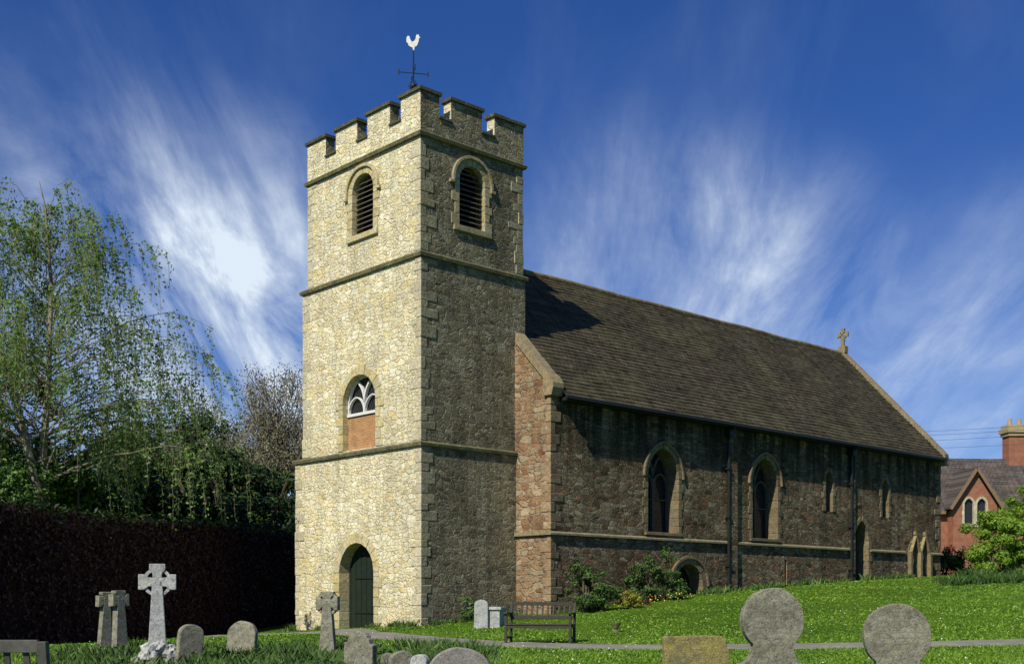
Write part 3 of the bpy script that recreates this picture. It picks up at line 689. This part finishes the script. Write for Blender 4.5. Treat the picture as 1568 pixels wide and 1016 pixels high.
for (x_, top, Y, wx) in [(350, 628, 70, 1.15), (385, 600, 71, 1.2), (415, 582, 72, 1.3), (445, 590, 75, 1.3), (475, 600, 78, 1.2)]:
    e = empty('budding_ash_tree'); g = G(); tips = []; X = sx(x_, Y); zt_ = (920-top)/1820*Y; Ht = zt_+1.3
    grow(g, (X, Y, -1.3), (0, 0, 1), Ht*.38, .2, 4, tips, .42, .28, 5, 4)
    zs_ = sorted(t[0].z for t in tips); zmax = zs_[int(len(zs_)*.97)]; sc = Ht/(zmax+1.3)
    f3 = lambda v: ((v[0]-X)*sc*wx+X, (v[1]-Y)*sc*wx+Y, (v[2]+1.3)*sc-1.3)
    g.v = [f3(v) for v in g.v]
    g.obj('trunk_and_branches', M_ashtwig, e)
    T = np.array([f3(t[0]) for t in tips])
    P = np.repeat(T, 24, axis=0)+rng.normal(size=(len(T)*24, 3))*.32
    leaves('budding_foliage', P, rng.normal(size=P.shape)+np.array([0, 0, .4]), .065, L_twiggy, e)

# weeping birch --------------------------------------------------
random.seed(21)
birch = empty('weeping_birch_tree'); g = G(); BX, BY = -15.7, 40.0; ZB = float(gz(BX, BY))
trunk = [Vector((BX, BY, ZB-.2)), Vector((BX+.05, BY, 2)), Vector((BX-.1, BY, 4.5)), Vector((BX+.1, BY, 7.5)), Vector((BX+.2, BY, 10.5)), Vector((BX+.0, BY, 13.2)), Vector((BX-.2, BY, 14.1))]
g.tube(trunk, [.2, .17, .14, .1, .07, .03, .012], 8)
tr2 = [Vector((BX+.1, BY-.2, ZB)), Vector((BX-.1, BY-.3, 3.5)), Vector((BX-.9, BY-.4, 7)), Vector((BX-2.2, BY-.5, 10)), Vector((BX-3.2, BY-.5, 12.3))]
g.tube(tr2, [.18, .15, .11, .07, .02], 8)
strandV = []; strandF = []; LP_ = []
def trunk_at(tr, z):
    for a, b in zip(tr[:-1], tr[1:]):
        if a.z <= z <= b.z: return a.lerp(b, (z-a.z)/(b.z-a.z))
    return tr[-1]
for i in range(140):
    tr = trunk if i % 3 else tr2
    h = random.uniform(3.2, 13.3) if tr is trunk else random.uniform(4, 11.8); p = trunk_at(tr, h)
    az = random.uniform(0, 2*math.pi) if i % 4 else random.gauss(0, .5); reach = (6.8*(1-max(0, h-6)/9.2)+.3)*random.uniform(.4, 1.0); rise = random.uniform(.7, 2.1)*(.6 if h > 10.5 else 1)
    pts = []
    for k in range(9):
        t = k/8; wob = Vector((random.gauss(0, .07), random.gauss(0, .07), random.gauss(0, .05)))
        pts.append(p+Vector((math.cos(az)*reach*t, math.sin(az)*reach*t, rise*math.sin(t*2.1)*1.1))+wob*(1 if k else 0))
    g.tube(pts, [.035*(1-.85*k/8)*(1.3-h/16) for k in range(9)], 4)
    for s_ in range(random.randint(8, 14)):
        t = random.uniform(.2, 1)**.8; kk = min(7, int(t*8)); st_ = pts[kk].lerp(pts[kk+1], t*8-kk)
        ln = random.uniform(.6, 3.4)*(.5+.5*t)*(.5 if h > 10.5 else 1); oa = az+random.gauss(0, .9); out = random.uniform(.15, .6)
        n_ = max(5, int(ln/.17)); q = []
        for k in range(n_):
            f = k/(n_-1); q.append(st_+Vector((math.cos(oa)*out*math.sin(f*1.5)+random.gauss(0, .015), math.sin(oa)*out*math.sin(f*1.5)+random.gauss(0, .015), .22*math.sin(f*2.2)-ln*f*f*.55-ln*f*.42)))
        o_ = len(strandV)
        for v in q: strandV.append((v.x-.006, v.y, v.z)); strandV.append((v.x+.006, v.y+.003, v.z))
        for k in range(n_-1): strandF.append((o_+2*k, o_+2*k+1, o_+2*k+3, o_+2*k+2))
        for v in q[1:]:
            for m in range(4): LP_.append((v.x+random.gauss(0, .08), v.y+random.gauss(0, .08), v.z+random.gauss(0, .08)))
g.obj('trunk_and_limbs', M_birchbark, birch)
mesh_np('hanging_twigs', strandV, strandF, M_twig, birch)
P = np.array(LP_); leaves('birch_foliage', P, rng.normal(size=P.shape)+np.array([-.5, -1.0, .5]), .054, L_birch, birch, .55)

cb = empty('copper_beech_tree'); lst = []
for c, R in (((-23, 52, 8.5), 3.1), ((-26, 50, 6), 3.5), ((-22.4, 54, 5), 2.6), ((-28, 52, 10), 3)): lst.append(crown_pts(c, (R, R, R), 34, 6000, .9, .6))
P, N = merge(lst); leaves('beech_foliage', P, N, .12, L_copper, cb); g = G(); g.tube([(-25, 52, -1.3), (-25, 52, 6)], [.35, .2], 8); g.obj('beech_trunk', M_bark, cb)
lf = empty('young_elder_tree'); lst = []
for x_, y_, Y, R in ((10, 690, 41, 1.5), (70, 720, 41, 1.3), (-30, 660, 42, 1.8), (120, 735, 42, 1.1), (30, 755, 39.5, 1.2)): lst.append(crown_pts((sx(x_, Y)-.0, Y, (920-y_)/1820*Y), (R, R, R*.9), 26, 3000, .45, .5))
P, N = merge(lst); leaves('elder_foliage', P, N, .075, leafmat('elder_leaves', [(.03, .07, .010), (.06, .13, .018), (.12, .2, .035)], .0, .6), lf)
g = G()
for x_ in (10, 70, -30, 120): g.tube([(sx(x_, 41), 41, -1.2), (sx(x_, 41), 41, 4.5)], [.08, .03], 5)
g.obj('elder_stems', M_bark, lf)

# distant trees
lst = []
for k in range(80):
    X = -130+k*3.6+random.uniform(-2, 2); Y = 128+random.uniform(-10, 14); R = random.uniform(3, 4.6)
    lst.append(crown_pts((X, Y, 1.2+R*.7), (R, R, R), 16, 600, 1.4, .5))
P, N = merge(lst); leaves('distant_tree_line', P, N, .36, L_dark)

def shrub(name, blobs, size, mat, stem=True):
    e = empty(name); lst = []; g = G()
    for (c, R, ns, nl, sr) in blobs:
        lst.append(crown_pts(c, R, ns, nl, sr, .45)); zb = float(gz(c[0], c[1]))
        for q in range(3): g.tube([(c[0], c[1], zb-.05), (c[0]+random.uniform(-.3, .3)*R[0], c[1], c[2]), (c[0]+random.uniform(-.8, .8)*R[0], c[1]+random.uniform(-.5, .5)*R[1], c[2]+R[2]*.6)], [.04*R[0]**.5, .03*R[0]**.5, .01], 5)
    P, N = merge(lst); leaves('foliage', P, N, size, mat, e)
    g.obj('stems', M_bark, e); return e
shrub('lime_maple_tree', [((22.9, 55, 3.1), (1.9, 1.8, 1.5), 46, 10000, .36), ((25.0, 56, 3.6), (2, 2, 2), 40, 8000, .5), ((21.8, 54.2, 2.0), (1.0, 1.2, .9), 24, 4000, .3), ((23.8, 54.4, 1.8), (1.4, 1, .9), 24, 4000, .33)], .07, L_lime)
shrub('boundary_hedge', [((X, 60+random.uniform(-.5, .5), 2.0+random.uniform(-.1, .35)), (1.1, .9, .9), 18, 2300, .4) for X in np.arange(20.6, 34, 1.3)], .07, L_rose)
x, y = W(4.6, -2.6); shrub('climbing_rose_shrub', [((x, y, .4), (.75, .6, .8), 30, 3400, .2), ((x+.5, y+.2, .1), (.6, .5, .6), 22, 2200, .2), ((x-.1, y, 1.0), (.35, .3, .4), 12, 700, .14)], .04, L_rose)
x, y = W(8.0, -2.35); shrub('climbing_rose_shrub', [((x, y, .8), (.75, .5, .95), 34, 3000, .19), ((x+.5, y+.3, 1.2), (.6, .45, .9), 24, 1700, .17), ((x-.6, y-.4, .3), (.6, .5, .6), 20, 1700, .18), ((x+.8, y+.4, 0.3), (.6, .4, .6), 18, 1300, .17)], .04, L_rose)
x, y = W(5.9, -3.3); shrub('golden_shrub', [((x, y, .02), (.42, .4, .36), 18, 1900, .13)], .035, L_yellow)
x, y = W(1.6, -.5); shrub('rose_bush', [((x, y, -.25), (.35, .3, .5), 14, 900, .16), ((x+.4, y+.3, -.4), (.4, .3, .3), 14, 900, .14)], .04, L_rose)
x, y = W(6.9, -3.0); shrub('heather_clump', [((x, y, -.18), (.5, .3, .16), 14, 900, .12)], .03, L_copper)

# ------------------------------------------------------------------ brick house
HX, HY = 28.1, 82
house = empty('brick_house', (HX, HY, .4), math.radians(4)); hm = lambda s_, z, d: (s_, d, z)
g = G(); g.box(0, 15, 0, 7, .5, 5.9)
walls = g.obj('house_walls', M_brick)
g = G(); g.box(9, 10.4, -.3, .2, 3.6, 5.2); boolcut(walls, g.obj('c', None)); walls.parent = house
g = G(); gb = [(2.0, .5), (5.1, .5), (5.1, 6.3), (3.55, 8.6), (2.0, 6.3)]; g.prism(hm, gb, -.9, 3.4)
bay = g.obj('gable_bay', M_brick)
wl = [dict(cx=3.1, w=.33, z0=4.9, zs=6.2, za=6.65), dict(cx=4.0, w=.33, z0=4.9, zs=6.2, za=6.65)]
g = G()
for q in wl: g.prism(MS(-.9), profile(**q), -.3, .3)
boolcut(bay, g.obj('c', None)); bay.parent = house
g = G()
for q in wl: surround(g, MS(-.9), band=.12, depth=.15, hh=.35, var=.3, **q)
g.box(2.6, 4.5, -1.0, -.8, 4.70, 4.89); g.box(8.85, 10.55, -.08, .1, 5.2, 5.4); g.box(8.85, 10.55, -.1, .1, 3.45, 3.6)
g.obj('window_surrounds', M_quoin, house)
g = G()
for q in wl: g.prism(MS(-.9), profile(q['cx'], .32, 4.91, 6.2, 6.64), .18, .2)
g.box(9.01, 10.39, .1, .12, 3.61, 5.19); g.obj('house_window_glass', M_glass, house)
g = G(); g.add([(-.3, -.35, 5.75), (15.3, -.35, 5.75), (15.3, 7.35, 5.75), (-.3, 7.35, 5.75), (2.4, 3.5, 9.9), (13, 3.5, 9.9)], [(0, 1, 5, 4), (1, 2, 5), (2, 3, 4, 5), (3, 0, 4), (0, 3, 2, 1)])
for sd in (-1, 1):
    xe = 3.55+sd*1.85; g.add([(3.55, -1.2, 8.78), (xe, -1.2, 6.02), (xe, 2.6, 6.02), (3.55, 2.6, 8.78), (3.55, -1.2, 8.66), (xe, -1.2, 5.9), (xe, 2.6, 5.9), (3.55, 2.6, 8.66)], [(0, 1, 2, 3), (4, 5, 6, 7), (0, 1, 5, 4), (1, 2, 6, 5), (2, 3, 7, 6)])
g.obj('house_roof', M_slate, house)
g = G()
for sd in (-1, 1): g.ribbon(MS(-1.24), [(3.55+sd*.03, 8.62), (3.55+sd*1.86, 5.88)], .2, -.02, .03)
g.box(-.3, 1.7, -.42, -.36, 5.6, 5.76); g.box(5.4, 15.3, -.42, -.36, 5.6, 5.76); g.obj('barge_boards', plain('brown_paint', (.26, .16, .09), .7), house)
g = G(); g.box(7.9, 9.2, 3, 4, 8, 11.5); g.obj('chimney_stack', M_brick, house)
g = G(); g.box(7.8, 9.3, 2.9, 4.1, 11.5, 11.75); g.box(7.7, 9.4, 2.8, 4.2, 11.75, 12.05); g.box(7.82, 9.28, 2.92, 4.08, 12.05, 12.3)
for x in (8.2, 8.9): g.tube([(x, 3.5, 12.3), (x, 3.5, 12.8)], [.16, .13], 10)
g.obj('chimney_corbels', plain('buff_brick', (.42, .33, .18), .9), house)
up = empty('utility_pole'); g = G(); g.tube([(38, 66, 1.2), (38, 66, 11.6)], [.15, .1], 8); g.box(37.3, 38.7, 65.95, 66.07, 10.6, 10.72); g.tube([(20, 110, 1.2), (20, 110, 16.5)], [.15, .1], 8); g.obj('poles', M_bark, up)
g = G()
for k, (za, zb) in enumerate(((10.3, 15.2), (10.0, 14.7), (10.5, 15.6), (9.4, 14.2))):
    pts = [(38+(20-38)*t, 66+(110-66)*t, za+(zb-za)*t-2.2*t*(1-t)) for t in np.linspace(0, 1, 14)]; g.tube(pts, .010, 4)
g.obj('wires', M_black, up)

# ------------------------------------------------------------------ benches
def bench(loc, rz, mat, L=1.5):
    e = empty('park_bench', (loc[0], loc[1], float(gz(*loc))), rz); h = L/2
    g = G()
    for x in (-h, h-.06):
        g.box(x, x+.06, -.26, -.2, -.03, .64); g.box(x, x+.06, .2, .26, -.03, .44)
        g.add([(x, .2, .44), (x+.06, .2, .44), (x+.06, .26, .44), (x, .26, .44), (x, .29, .9), (x+.06, .29, .9), (x+.06, .35, .9), (x, .35, .9)], [(0, 1, 2, 3), (4, 5, 6, 7), (0, 1, 5, 4), (1, 2, 6, 5), (2, 3, 7, 6), (3, 0, 4, 7)])
        g.box(x+.006, x+.054, -.2, .2, .34, .4); g.box(x+.006, x+.054, -.2, .2, .1, .15)
    g.obj('legs', mat, e, .006)
    g = G()
    for x in (-h-.012, h-.06-.012): g.box(x, x+.084, -.3, .24, .642, .68)
    g.obj('armrests', mat, e, .008)
    g = G()
    for k in range(5): g.box(-h+.002, h-.002, -.27+k*.1, -.19+k*.1, .402, .428)
    g.box(-h+.061, h-.061, -.25, -.21, .33, .4)
    g.obj('seat', mat, e, .005)
    g = G()
    for z, y in ((.52, .215), (.83, .285)): g.box(-h+.061, h-.061, y, y+.04, z, z+.08)
    n = 11
    for k in range(n):
        x = -h+.14+(L-.28)*k/(n-1)-.02
        g.add([(x, .222, .6), (x+.04, .222, .6), (x+.04, .24, .6), (x, .24, .6), (x, .292, .83), (x+.04, .292, .83), (x+.04, .31, .83), (x, .31, .83)], [(0, 1, 2, 3), (4, 5, 6, 7), (0, 1, 5, 4), (1, 2, 6, 5), (2, 3, 7, 6), (3, 0, 4, 7)])
    g.obj('backrest', mat, e, .004); return e
bench((.62, 26.2), math.radians(-14), M_wood, 1.5)
bench((-3.66, 7.75), math.radians(180.5), M_wood2, 1.5)

# ------------------------------------------------------------------ gravestones
def place(e_name, X, Y, rz, tilt=0, lean=0):
    e = empty(e_name, (X, Y, float(gz(X, Y))), rz); e.rotation_euler = (tilt, lean, rz); return e
ff = lambda s_, z, d: (s_, d, z)
def slab(X, Y, top, w, kind, rz=0, tilt=0, lean=0, mat=M_grey, th=.12, name='headstone'):
    e = place(name, X, Y, rz, tilt, lean); h = top-float(gz(X, Y)); g = G(); r = w/2
    if kind == 'round':
        pr = [(-r, -.2), (r, -.2), (r, h-r*.8)]+[(r*math.cos(a), h-r*.8+r*.8*math.sin(a)) for a in np.linspace(.15, math.pi-.15, 14)]+[(-r, h-r*.8)]
    elif kind == 'disc':
        n_ = r*.64; S_ = [(r*1.25-(r*1.25-n_)*math.sin(t*math.pi/2), h-2.45*r+.66*r*(1-math.cos(t*math.pi/2))) for t in np.linspace(.05, 1, 8)]
        pr = [(-r*1.28, -.2), (r*1.28, -.2), (r*1.26, h-2.5*r)]+S_
        a0 = -math.acos(n_/r); pr += [(r*math.cos(a), h-r+r*math.sin(a)) for a in np.linspace(a0, math.pi-a0, 30)]
        pr += [(-x, z) for x, z in S_[::-1]]+[(-r*1.26, h-2.5*r)]
    elif kind == 'shoulder':
        pr = [(-r, -.2), (r, -.2), (r, h-.17), (r*.8, h-.17), (r*.72, h-.1)]+[(r*.6*math.cos(a), h-.1+.1*math.sin(a)) for a in np.linspace(.1, math.pi-.1, 9)]+[(-r*.72, h-.1), (-r*.8, h-.17), (-r, h-.17)]
    elif kind == 'square':
        pr = [(-r, -.2), (r, -.2), (r, h-.14), (r*.93, h-.14), (r*.93, h-.03), (r*.8, h-.03), (r*.8, h-.008), (r*.2, h-.003), (-r*.2, h), (-r*.8, h-.01), (-r*.86, h), (-r, h-.01)]
    j = random.uniform(0, 50)
    pr = [(x*(1+.02*noise.noise(Vector((x*6, z*6, j)))), z+.012*noise.noise(Vector((x*7, z*7, j+9)))) for x, z in pr]
    g.prism(ff, pr, -th/2, th/2); g.obj('slab', mat, e, .018)
    if kind == 'disc':   # incised inscription lines on the face
        g = G(); random.seed(int(X*100))
        for k in range(7):
            z = h-r*.55-k*r*.17; hw = math.sqrt(max(.01, (r*.8)**2-(z-h+r)**2))*.8; x = -hw
            while x < hw:
                l = random.uniform(.012, .05); g.box(x, min(hw, x+l), -th/2-.0015, -th/2+.004, z, z+.013); x += l+random.uniform(.008, .016)
        g.obj('worn_inscription', plain('inscription_shade', (.21, .20, .15), 1), e)
    return e
slab(sx(286, 19), 19, -.36, .42, 'round', .7, 0, .12)
slab(sx(369, 22), 22, -.36, .60, 'round', -.35, -.12, 0, th=.11)
slab(sx(551, 17), 17, -.42, .50, 'shoulder', -.5, .05, .06)
slab(sx(618, 16), 16, -.66, .34, 'round', .3, 0, -.1, M_grey)
slab(sx(640, 15.4), 15.4, -.68, .24, 'round', -.4, 0, .1, M_pale)
slab(sx(592, 16.6), 16.6, -.72, .22, 'round', .2, 0, .1, M_grey)
slab(sx(703, 14), 14, -.54, .76, 'round', .1, 0, .02, plainstone('speckled_granite', (.40, .37, .32), (.26, .24, .22), 9, .006, .05))
slab(sx(737, 34), 34, .05, .40, 'round', -.15, 0, 0, M_pale)
slab(sx(1066, 13), 13, -.37, .72, 'square', .12, 0, -.01, M_yel)
slab(sx(1181, 13.5), 13.5, .148, .72, 'disc', .1, 0, .01, th=.13)
slab(sx(1374, 13.5), 13.5, -.02, .75, 'disc', -.08, 0, -.015, th=.13)
e = place('chest_tomb', sx(757, 34.3), 34.3, -.2); g = G(); g.box(-.22, .22, -.3, .5, -.1, .5); g.box(-.27, .27, -.35, .55, .5, .58); g.obj('chest', M_pale, e, .01)
e = place('urn_planter', sx(943, 30), 30, 0); g = G(); g.tube([(0, 0, -.02), (0, 0, .06), (0, 0, .1), (0, 0, .2), (0, 0, .24)], [.1, .05, .07, .12, .13], 12); g.obj('urn', M_string, e)
def ringpr(r, n=28): return [(r*math.cos(2*math.pi*i/n), r*math.sin(2*math.pi*i/n)) for i in range(n+1)]
def celtic(X, Y, top, R, mat, rz, shaft_w, th=.12, base='rocks', arm=1.5, tilt=0, name='celtic_cross_headstone', bw0=.2):
    zb = float(gz(X, Y)); e = place(name, X, Y, rz, tilt); h = top-zb; cz = h-R*arm; g = G()
    for k in range(4):
        a = k*math.pi/2; c, s_ = math.cos(a), math.sin(a); L = R*arm
        if k == 2: continue
        q = [(-shaft_w*.34, 0.03), (shaft_w*.34, 0.03), (shaft_w*.36, L*.45), (shaft_w*.62, L*.7), (shaft_w*.62, L), (-shaft_w*.62, L), (-shaft_w*.62, L*.7), (-shaft_w*.36, L*.45)]
        g.prism(ff, [(x*c-z*s_, cz+x*s_+z*c) for x, z in q], -th/2-.001*k, th/2+.001*k)
    g.prism(ff, [(-shaft_w*.75, bw0), (shaft_w*.75, bw0), (shaft_w*.42, cz-R*.4), (shaft_w*.36, cz+.03), (-shaft_w*.36, cz+.03), (-shaft_w*.42, cz-R*.4)], -th/2-.003, th/2+.003)
    g.obj('cross', mat, e, .01)
    g = G(); g.ribbon(ff, [(x, cz+z) for x, z in ringpr(R)], R*.24, -th*.36, th*.36); g.obj('ring', mat, e)
    g = G()
    if base == 'rocks':
        random.seed(8)
        for k in range(46):
            t = random.random(); a = random.uniform(0, 6.28); rr = .44*(1-t*.65)*random.uniform(.6, 1); r0 = random.uniform(.05, .11)
            bm = bmesh.new(); bmesh.ops.create_icosphere(bm, subdivisions=2, radius=r0)
            sd = random.random()*50
            vs = [(v.co*(1+.7*noise.noise(v.co*14+Vector((sd, 0, 0)))))+Vector((rr*math.cos(a), rr*math.sin(a)*.8, .02+t*.34)) for v in bm.verts]
            g.add(vs, [tuple(v.index for v in f.verts) for f in bm.faces]); bm.free()
    else: g.box(-shaft_w*1.3, shaft_w*1.3, -.16, .16, -.1, bw0+.01)
    g.obj('base', mat, e)
    return e
celtic(sx(241, 20), 20, .63, .215, M_pale, .25, .21, .15, 'rocks', 1.42, 0, bw0=.15)
celtic(sx(502, 22), 22, .18, .20, M_grey, -.25, .21, .12, 'block', 1.08, 0, bw0=.1)
celtic(sx(160, 25.2), 25.2, .20, .13, M_grey, .8, .19, .16, 'block', 1.5, .05, bw0=.1, name='stone_cross_headstone')
celtic(sx(184, 24), 24, .22, .13, M_grey, .95, .20, .16, 'block', 1.5, -.04, bw0=.1, name='stone_cross_headstone')

# ------------------------------------------------------------------ grass
def inchurch(X, Y, m=.0):
    a = CA*(X-OX)+SA*(Y-OY); b = -SA*(X-OX)+CA*(Y-OY)
    return ((a > -m) & (a < 4.6) & (b > -m) & (b < 7.2)) | ((a > 3.9) & (a < 29.8) & (b > -1.7-m) & (b < 9))
def grassfield(name, n, y0, y1, spread, hfun, mat, wk=1.0):
    Y = 1/(1/y1+(1/y0-1/y1)*rng.random(n)); X = (rng.random(n)*2-1)*spread*Y
    keep = ~inchurch(X, Y)
    d = np.full(n, 9.0)
    for i in range(0, len(allpath), 2): d = np.minimum(d, np.hypot(X-allpath[i, 0], Y-allpath[i, 1]))
    keep &= d > .74+rng.normal(0, .05, n)
    X, Y = X[keep], Y[keep]; n = len(X); h = hfun(X, Y)*(.5+rng.random(n)); w = .0011*Y*wk*(.7+.6*rng.random(n))
    th = rng.random(n)*math.pi; ln = rng.normal(size=(n, 2))*.45*h[:, None]; Z = gz(X, Y)
    V = np.stack([np.column_stack([X-np.cos(th)*w, Y-np.sin(th)*w, Z-.01]), np.column_stack([X+np.cos(th)*w, Y+np.sin(th)*w, Z-.01]), np.column_stack([X+ln[:, 0], Y+ln[:, 1], Z+h])], 1).reshape(-1, 3)
    return mesh_np(name, V, np.arange(3*n).reshape(n, 3), mat)
def hf(X, Y):
    base = .028+.014*np.sin(X*1.3+np.sin(Y*.5)*2)*np.sin(Y*.9+X*.3)
    rough = np.clip((.8-X)/2.5, 0, 1)*np.clip((26-Y)/3, 0, 1)*.06
    return base+rough
grassfield('lawn_grass_blades', 250000, 12, 60, .62, hf, L_grass)
def tussocks(name, spots, mat):
    V = []
    for (X, Y, r, h, n) in spots:
        for k in range(n):
            a = random.uniform(0, 6.28); q = r*math.sqrt(random.random()); x = X+q*math.cos(a); y = Y+q*math.sin(a); z = float(gz(x, y)); hh = h*random.uniform(.5, 1.1); w = .010*random.uniform(.7, 1.4)*max(1, Y/22)
            t = random.uniform(0, 3.14); lx, ly = random.gauss(0, .35)*hh, random.gauss(0, .35)*hh; c, s_ = math.cos(t)*w, math.sin(t)*w
            V += [(x-c, y-s_, z-.01), (x+c, y+s_, z-.01), (x+c*.6+lx*.5, y+s_*.6+ly*.5, z+hh*.65), (x+lx, y+ly, z+hh*(1-.1*abs(lx)))]
    n = len(V)//4; return mesh_np(name, V, np.arange(4*n).reshape(n, 4), mat)
random.seed(4); sp = []
for k in range(360):
    Y = random.uniform(15.5, 25); x_ = random.uniform(60, 740); sp.append((sx(x_, Y), Y, random.uniform(.1, .35), random.uniform(.12, .34), random.randint(30, 80)))
for k in range(26):
    Y = random.uniform(40, 47); x_ = random.uniform(1440, 1560); sp.append((sx(x_, Y), Y, .35, random.uniform(.25, .5), 90))
for k in range(40):
    a = random.uniform(4.2, 29); x, y = W(a, -1.9); sp.append((x, y, .3, random.uniform(.15, .35), 50))
for k in range(16):
    x, y = W(random.uniform(.2, 3.9), -.3); sp.append((x, y, .2, random.uniform(.12, .25), 40))
    x, y = W(-.3, random.choice((random.uniform(.1, 2.2), random.uniform(4.7, 7)))); sp.append((x, y, .2, random.uniform(.12, .3), 40))
tussocks('long_grass', sp, L_weed)
lst = []
for k in range(60):
    Y = random.uniform(16.5, 24.5); x_ = random.uniform(60, 640); X = sx(x_, Y); r = random.uniform(.12, .3)
    lst.append(crown_pts((X, Y, float(gz(X, Y))+r*.35), (r, r, r*.6), 8, 260, r*.4, .4))
P, N = merge(lst); leaves('dock_and_nettle_clumps', P, N, .035, L_rose)
def flowers(name, spots, mat, s=.022):
    P = np.array([(x, y, float(gz(x, y))+h) for x, y, h in spots]); leaves(name, P, rng.normal(size=P.shape)*.4+np.array([0, -.6, .6]), s, mat, None, .9, .2)
fl = []
for k in range(80):
    a = random.uniform(5, 9); x, y = W(a, random.uniform(-3.6, -2.4)); fl.append((x, y, random.uniform(.08, .28)))
flowers('daffodil_flowers', fl[:50], plain('yellow_petals', (.65, .52, .04), .6), .026); flowers('tulip_flowers', fl[50:], plain('red_petals', (.5, .06, .03), .6), .026)
ds = []
for k in range(260):
    Y = random.uniform(15, 34); x_ = random.uniform(60, 1560); ds.append((sx(x_, Y), Y, random.uniform(.04, .09)))
flowers('daisy_flowers', ds, plain('white_petals', (.8, .8, .75), .6), .013)

# ------------------------------------------------------------------ world
w = bpy.data.worlds.new('World'); scn.world = w; w.use_nodes = True
class WB(NB):
    def __init__(s): s.m = w; s.nt = w.node_tree; s.nt.nodes.clear(); s.out = s.nt.nodes.new('ShaderNodeOutputWorld')
s = WB()
Ld = Vector((3.12, 5.02, -5.7)).normalized(); elev = math.asin(-Ld.z); azi = math.atan2(-Ld.x, -Ld.y) % (2*math.pi)
sky = s.n('ShaderNodeTexSky'); sky.sky_type = 'NISHITA'; sky.sun_disc = False; sky.sun_elevation = elev; sky.sun_rotation = azi
sky.air_density = 1.0; sky.dust_density = .3; sky.ozone_density = 2.5
tc = s.n('ShaderNodeTexCoord').outputs['Generated']; sep = s.n('ShaderNodeSeparateXYZ'); s.link(tc, sep.inputs[0])
skycol = mix(s, 1, sky.outputs[0], (.22, .44, .88), 'MULTIPLY')
zz = math_(s, 'MAXIMUM', sep.outputs[2], 0.0); zd = math_(s, 'ADD', zz, .3)
cv = s.n('ShaderNodeCombineXYZ'); s.link(math_(s, 'DIVIDE', sep.outputs[0], zd), cv.inputs[0]); s.link(math_(s, 'DIVIDE', sep.outputs[1], zd), cv.inputs[1])
def wmap(rot, scl, loc=(0, 0, 0)):
    mp = s.n('ShaderNodeMapping'); mp.inputs['Rotation'].default_value = (0, 0, math.radians(rot)); mp.inputs['Scale'].default_value = scl; mp.inputs['Location'].default_value = loc; s.link(cv.outputs[0], mp.inputs[0]); return mp.outputs[0]
def spot(px, py, pz, wd):
    d = Vector((px, py, pz)).normalized(); nd = s.n('ShaderNodeVectorMath', operation='DOT_PRODUCT'); s.link(tc, nd.inputs[0]); nd.inputs[1].default_value = d
    mr = s.n('ShaderNodeMapRange', interpolation_type='SMOOTHSTEP'); mr.inputs[1].default_value = math.cos(math.radians(wd)); mr.inputs[2].default_value = 1; s.link(nd.outputs['Value'], mr.inputs[0]); return mr.outputs[0]
mA = math_(s, 'ADD', math_(s, 'MULTIPLY', spot(-.235, 1, .24, 7), .75), math_(s, 'MULTIPLY', spot(-.27, 1, .22, 12), .6))
mA = math_(s, 'ADD', mA, math_(s, 'MULTIPLY', spot(-.36, 1, .32, 10), .16))
mB = math_(s, 'MULTIPLY', spot(.12, 1, .27, 9), .38)
mB = math_(s, 'ADD', mB, math_(s, 'MULTIPLY', spot(.20, 1, .25, 9), .4))
mB = math_(s, 'ADD', mB, math_(s, 'MULTIPLY', spot(.42, 1, .17, 11), .35))
cA = n2(s, wmap(-30, (4.2, 1.1, 1)), 1.5, 6, .62, .35)
cB = n2(s, wmap(58, (4.2, 1.0, 1), (3, 1, 0)), 1.5, 6, .62, .35)
cF = n2(s, cv.outputs[0], 9, 4, .7, .3)
def soft(c, lo, hi): return ramp(s, c, [(lo, 0.0), ((lo+hi)/2, .4), (hi, 1.0)])
clA = math_(s, 'MULTIPLY', soft(cA, .32, .74), mA); clB = math_(s, 'MULTIPLY', soft(cB, .32, .78), mB)
cl = math_(s, 'ADD', clA, clB)
cl = math_(s, 'ADD', cl, math_(s, 'MULTIPLY', soft(cA, .45, .8), .04))
cl = math_(s, 'MULTIPLY', cl, math_(s, 'ADD', .7, math_(s, 'MULTIPLY', cF, .7)))
hz = s.n('ShaderNodeMapRange', interpolation_type='SMOOTHSTEP'); hz.inputs[1].default_value = .40; hz.inputs[2].default_value = .0; s.link(sep.outputs[2], hz.inputs[0])
cl = math_(s, 'ADD', cl, math_(s, 'MULTIPLY', hz.outputs[0], .16), clamp=True)
col = mix(s, cl, skycol, (7.4, 8.4, 9.6))
bg = s.n('ShaderNodeBackground'); s.link(col, bg.inputs[0]); bg.inputs[1].default_value = .1; s.link(bg.outputs[0], s.out.inputs[0])

sun = bpy.data.lights.new('sun', 'SUN'); sun.energy = 5; sun.angle = math.radians(.5); sun.color = (1, .95, .82)
so = bpy.data.objects.new('sun', sun); COL.objects.link(so); so.rotation_euler = Ld.to_track_quat('-Z', 'Y').to_euler(); so.location = (-20, -30, 40)

cam = bpy.data.cameras.new('camera'); cam.sensor_width = 36; cam.lens = 36*1820/1568; cam.shift_y = 412/1568; cam.clip_end = 6000; cam.clip_start = .1
co = bpy.data.objects.new('camera', cam); COL.objects.link(co); co.rotation_euler = (math.pi/2, 0, 0); scn.camera = co
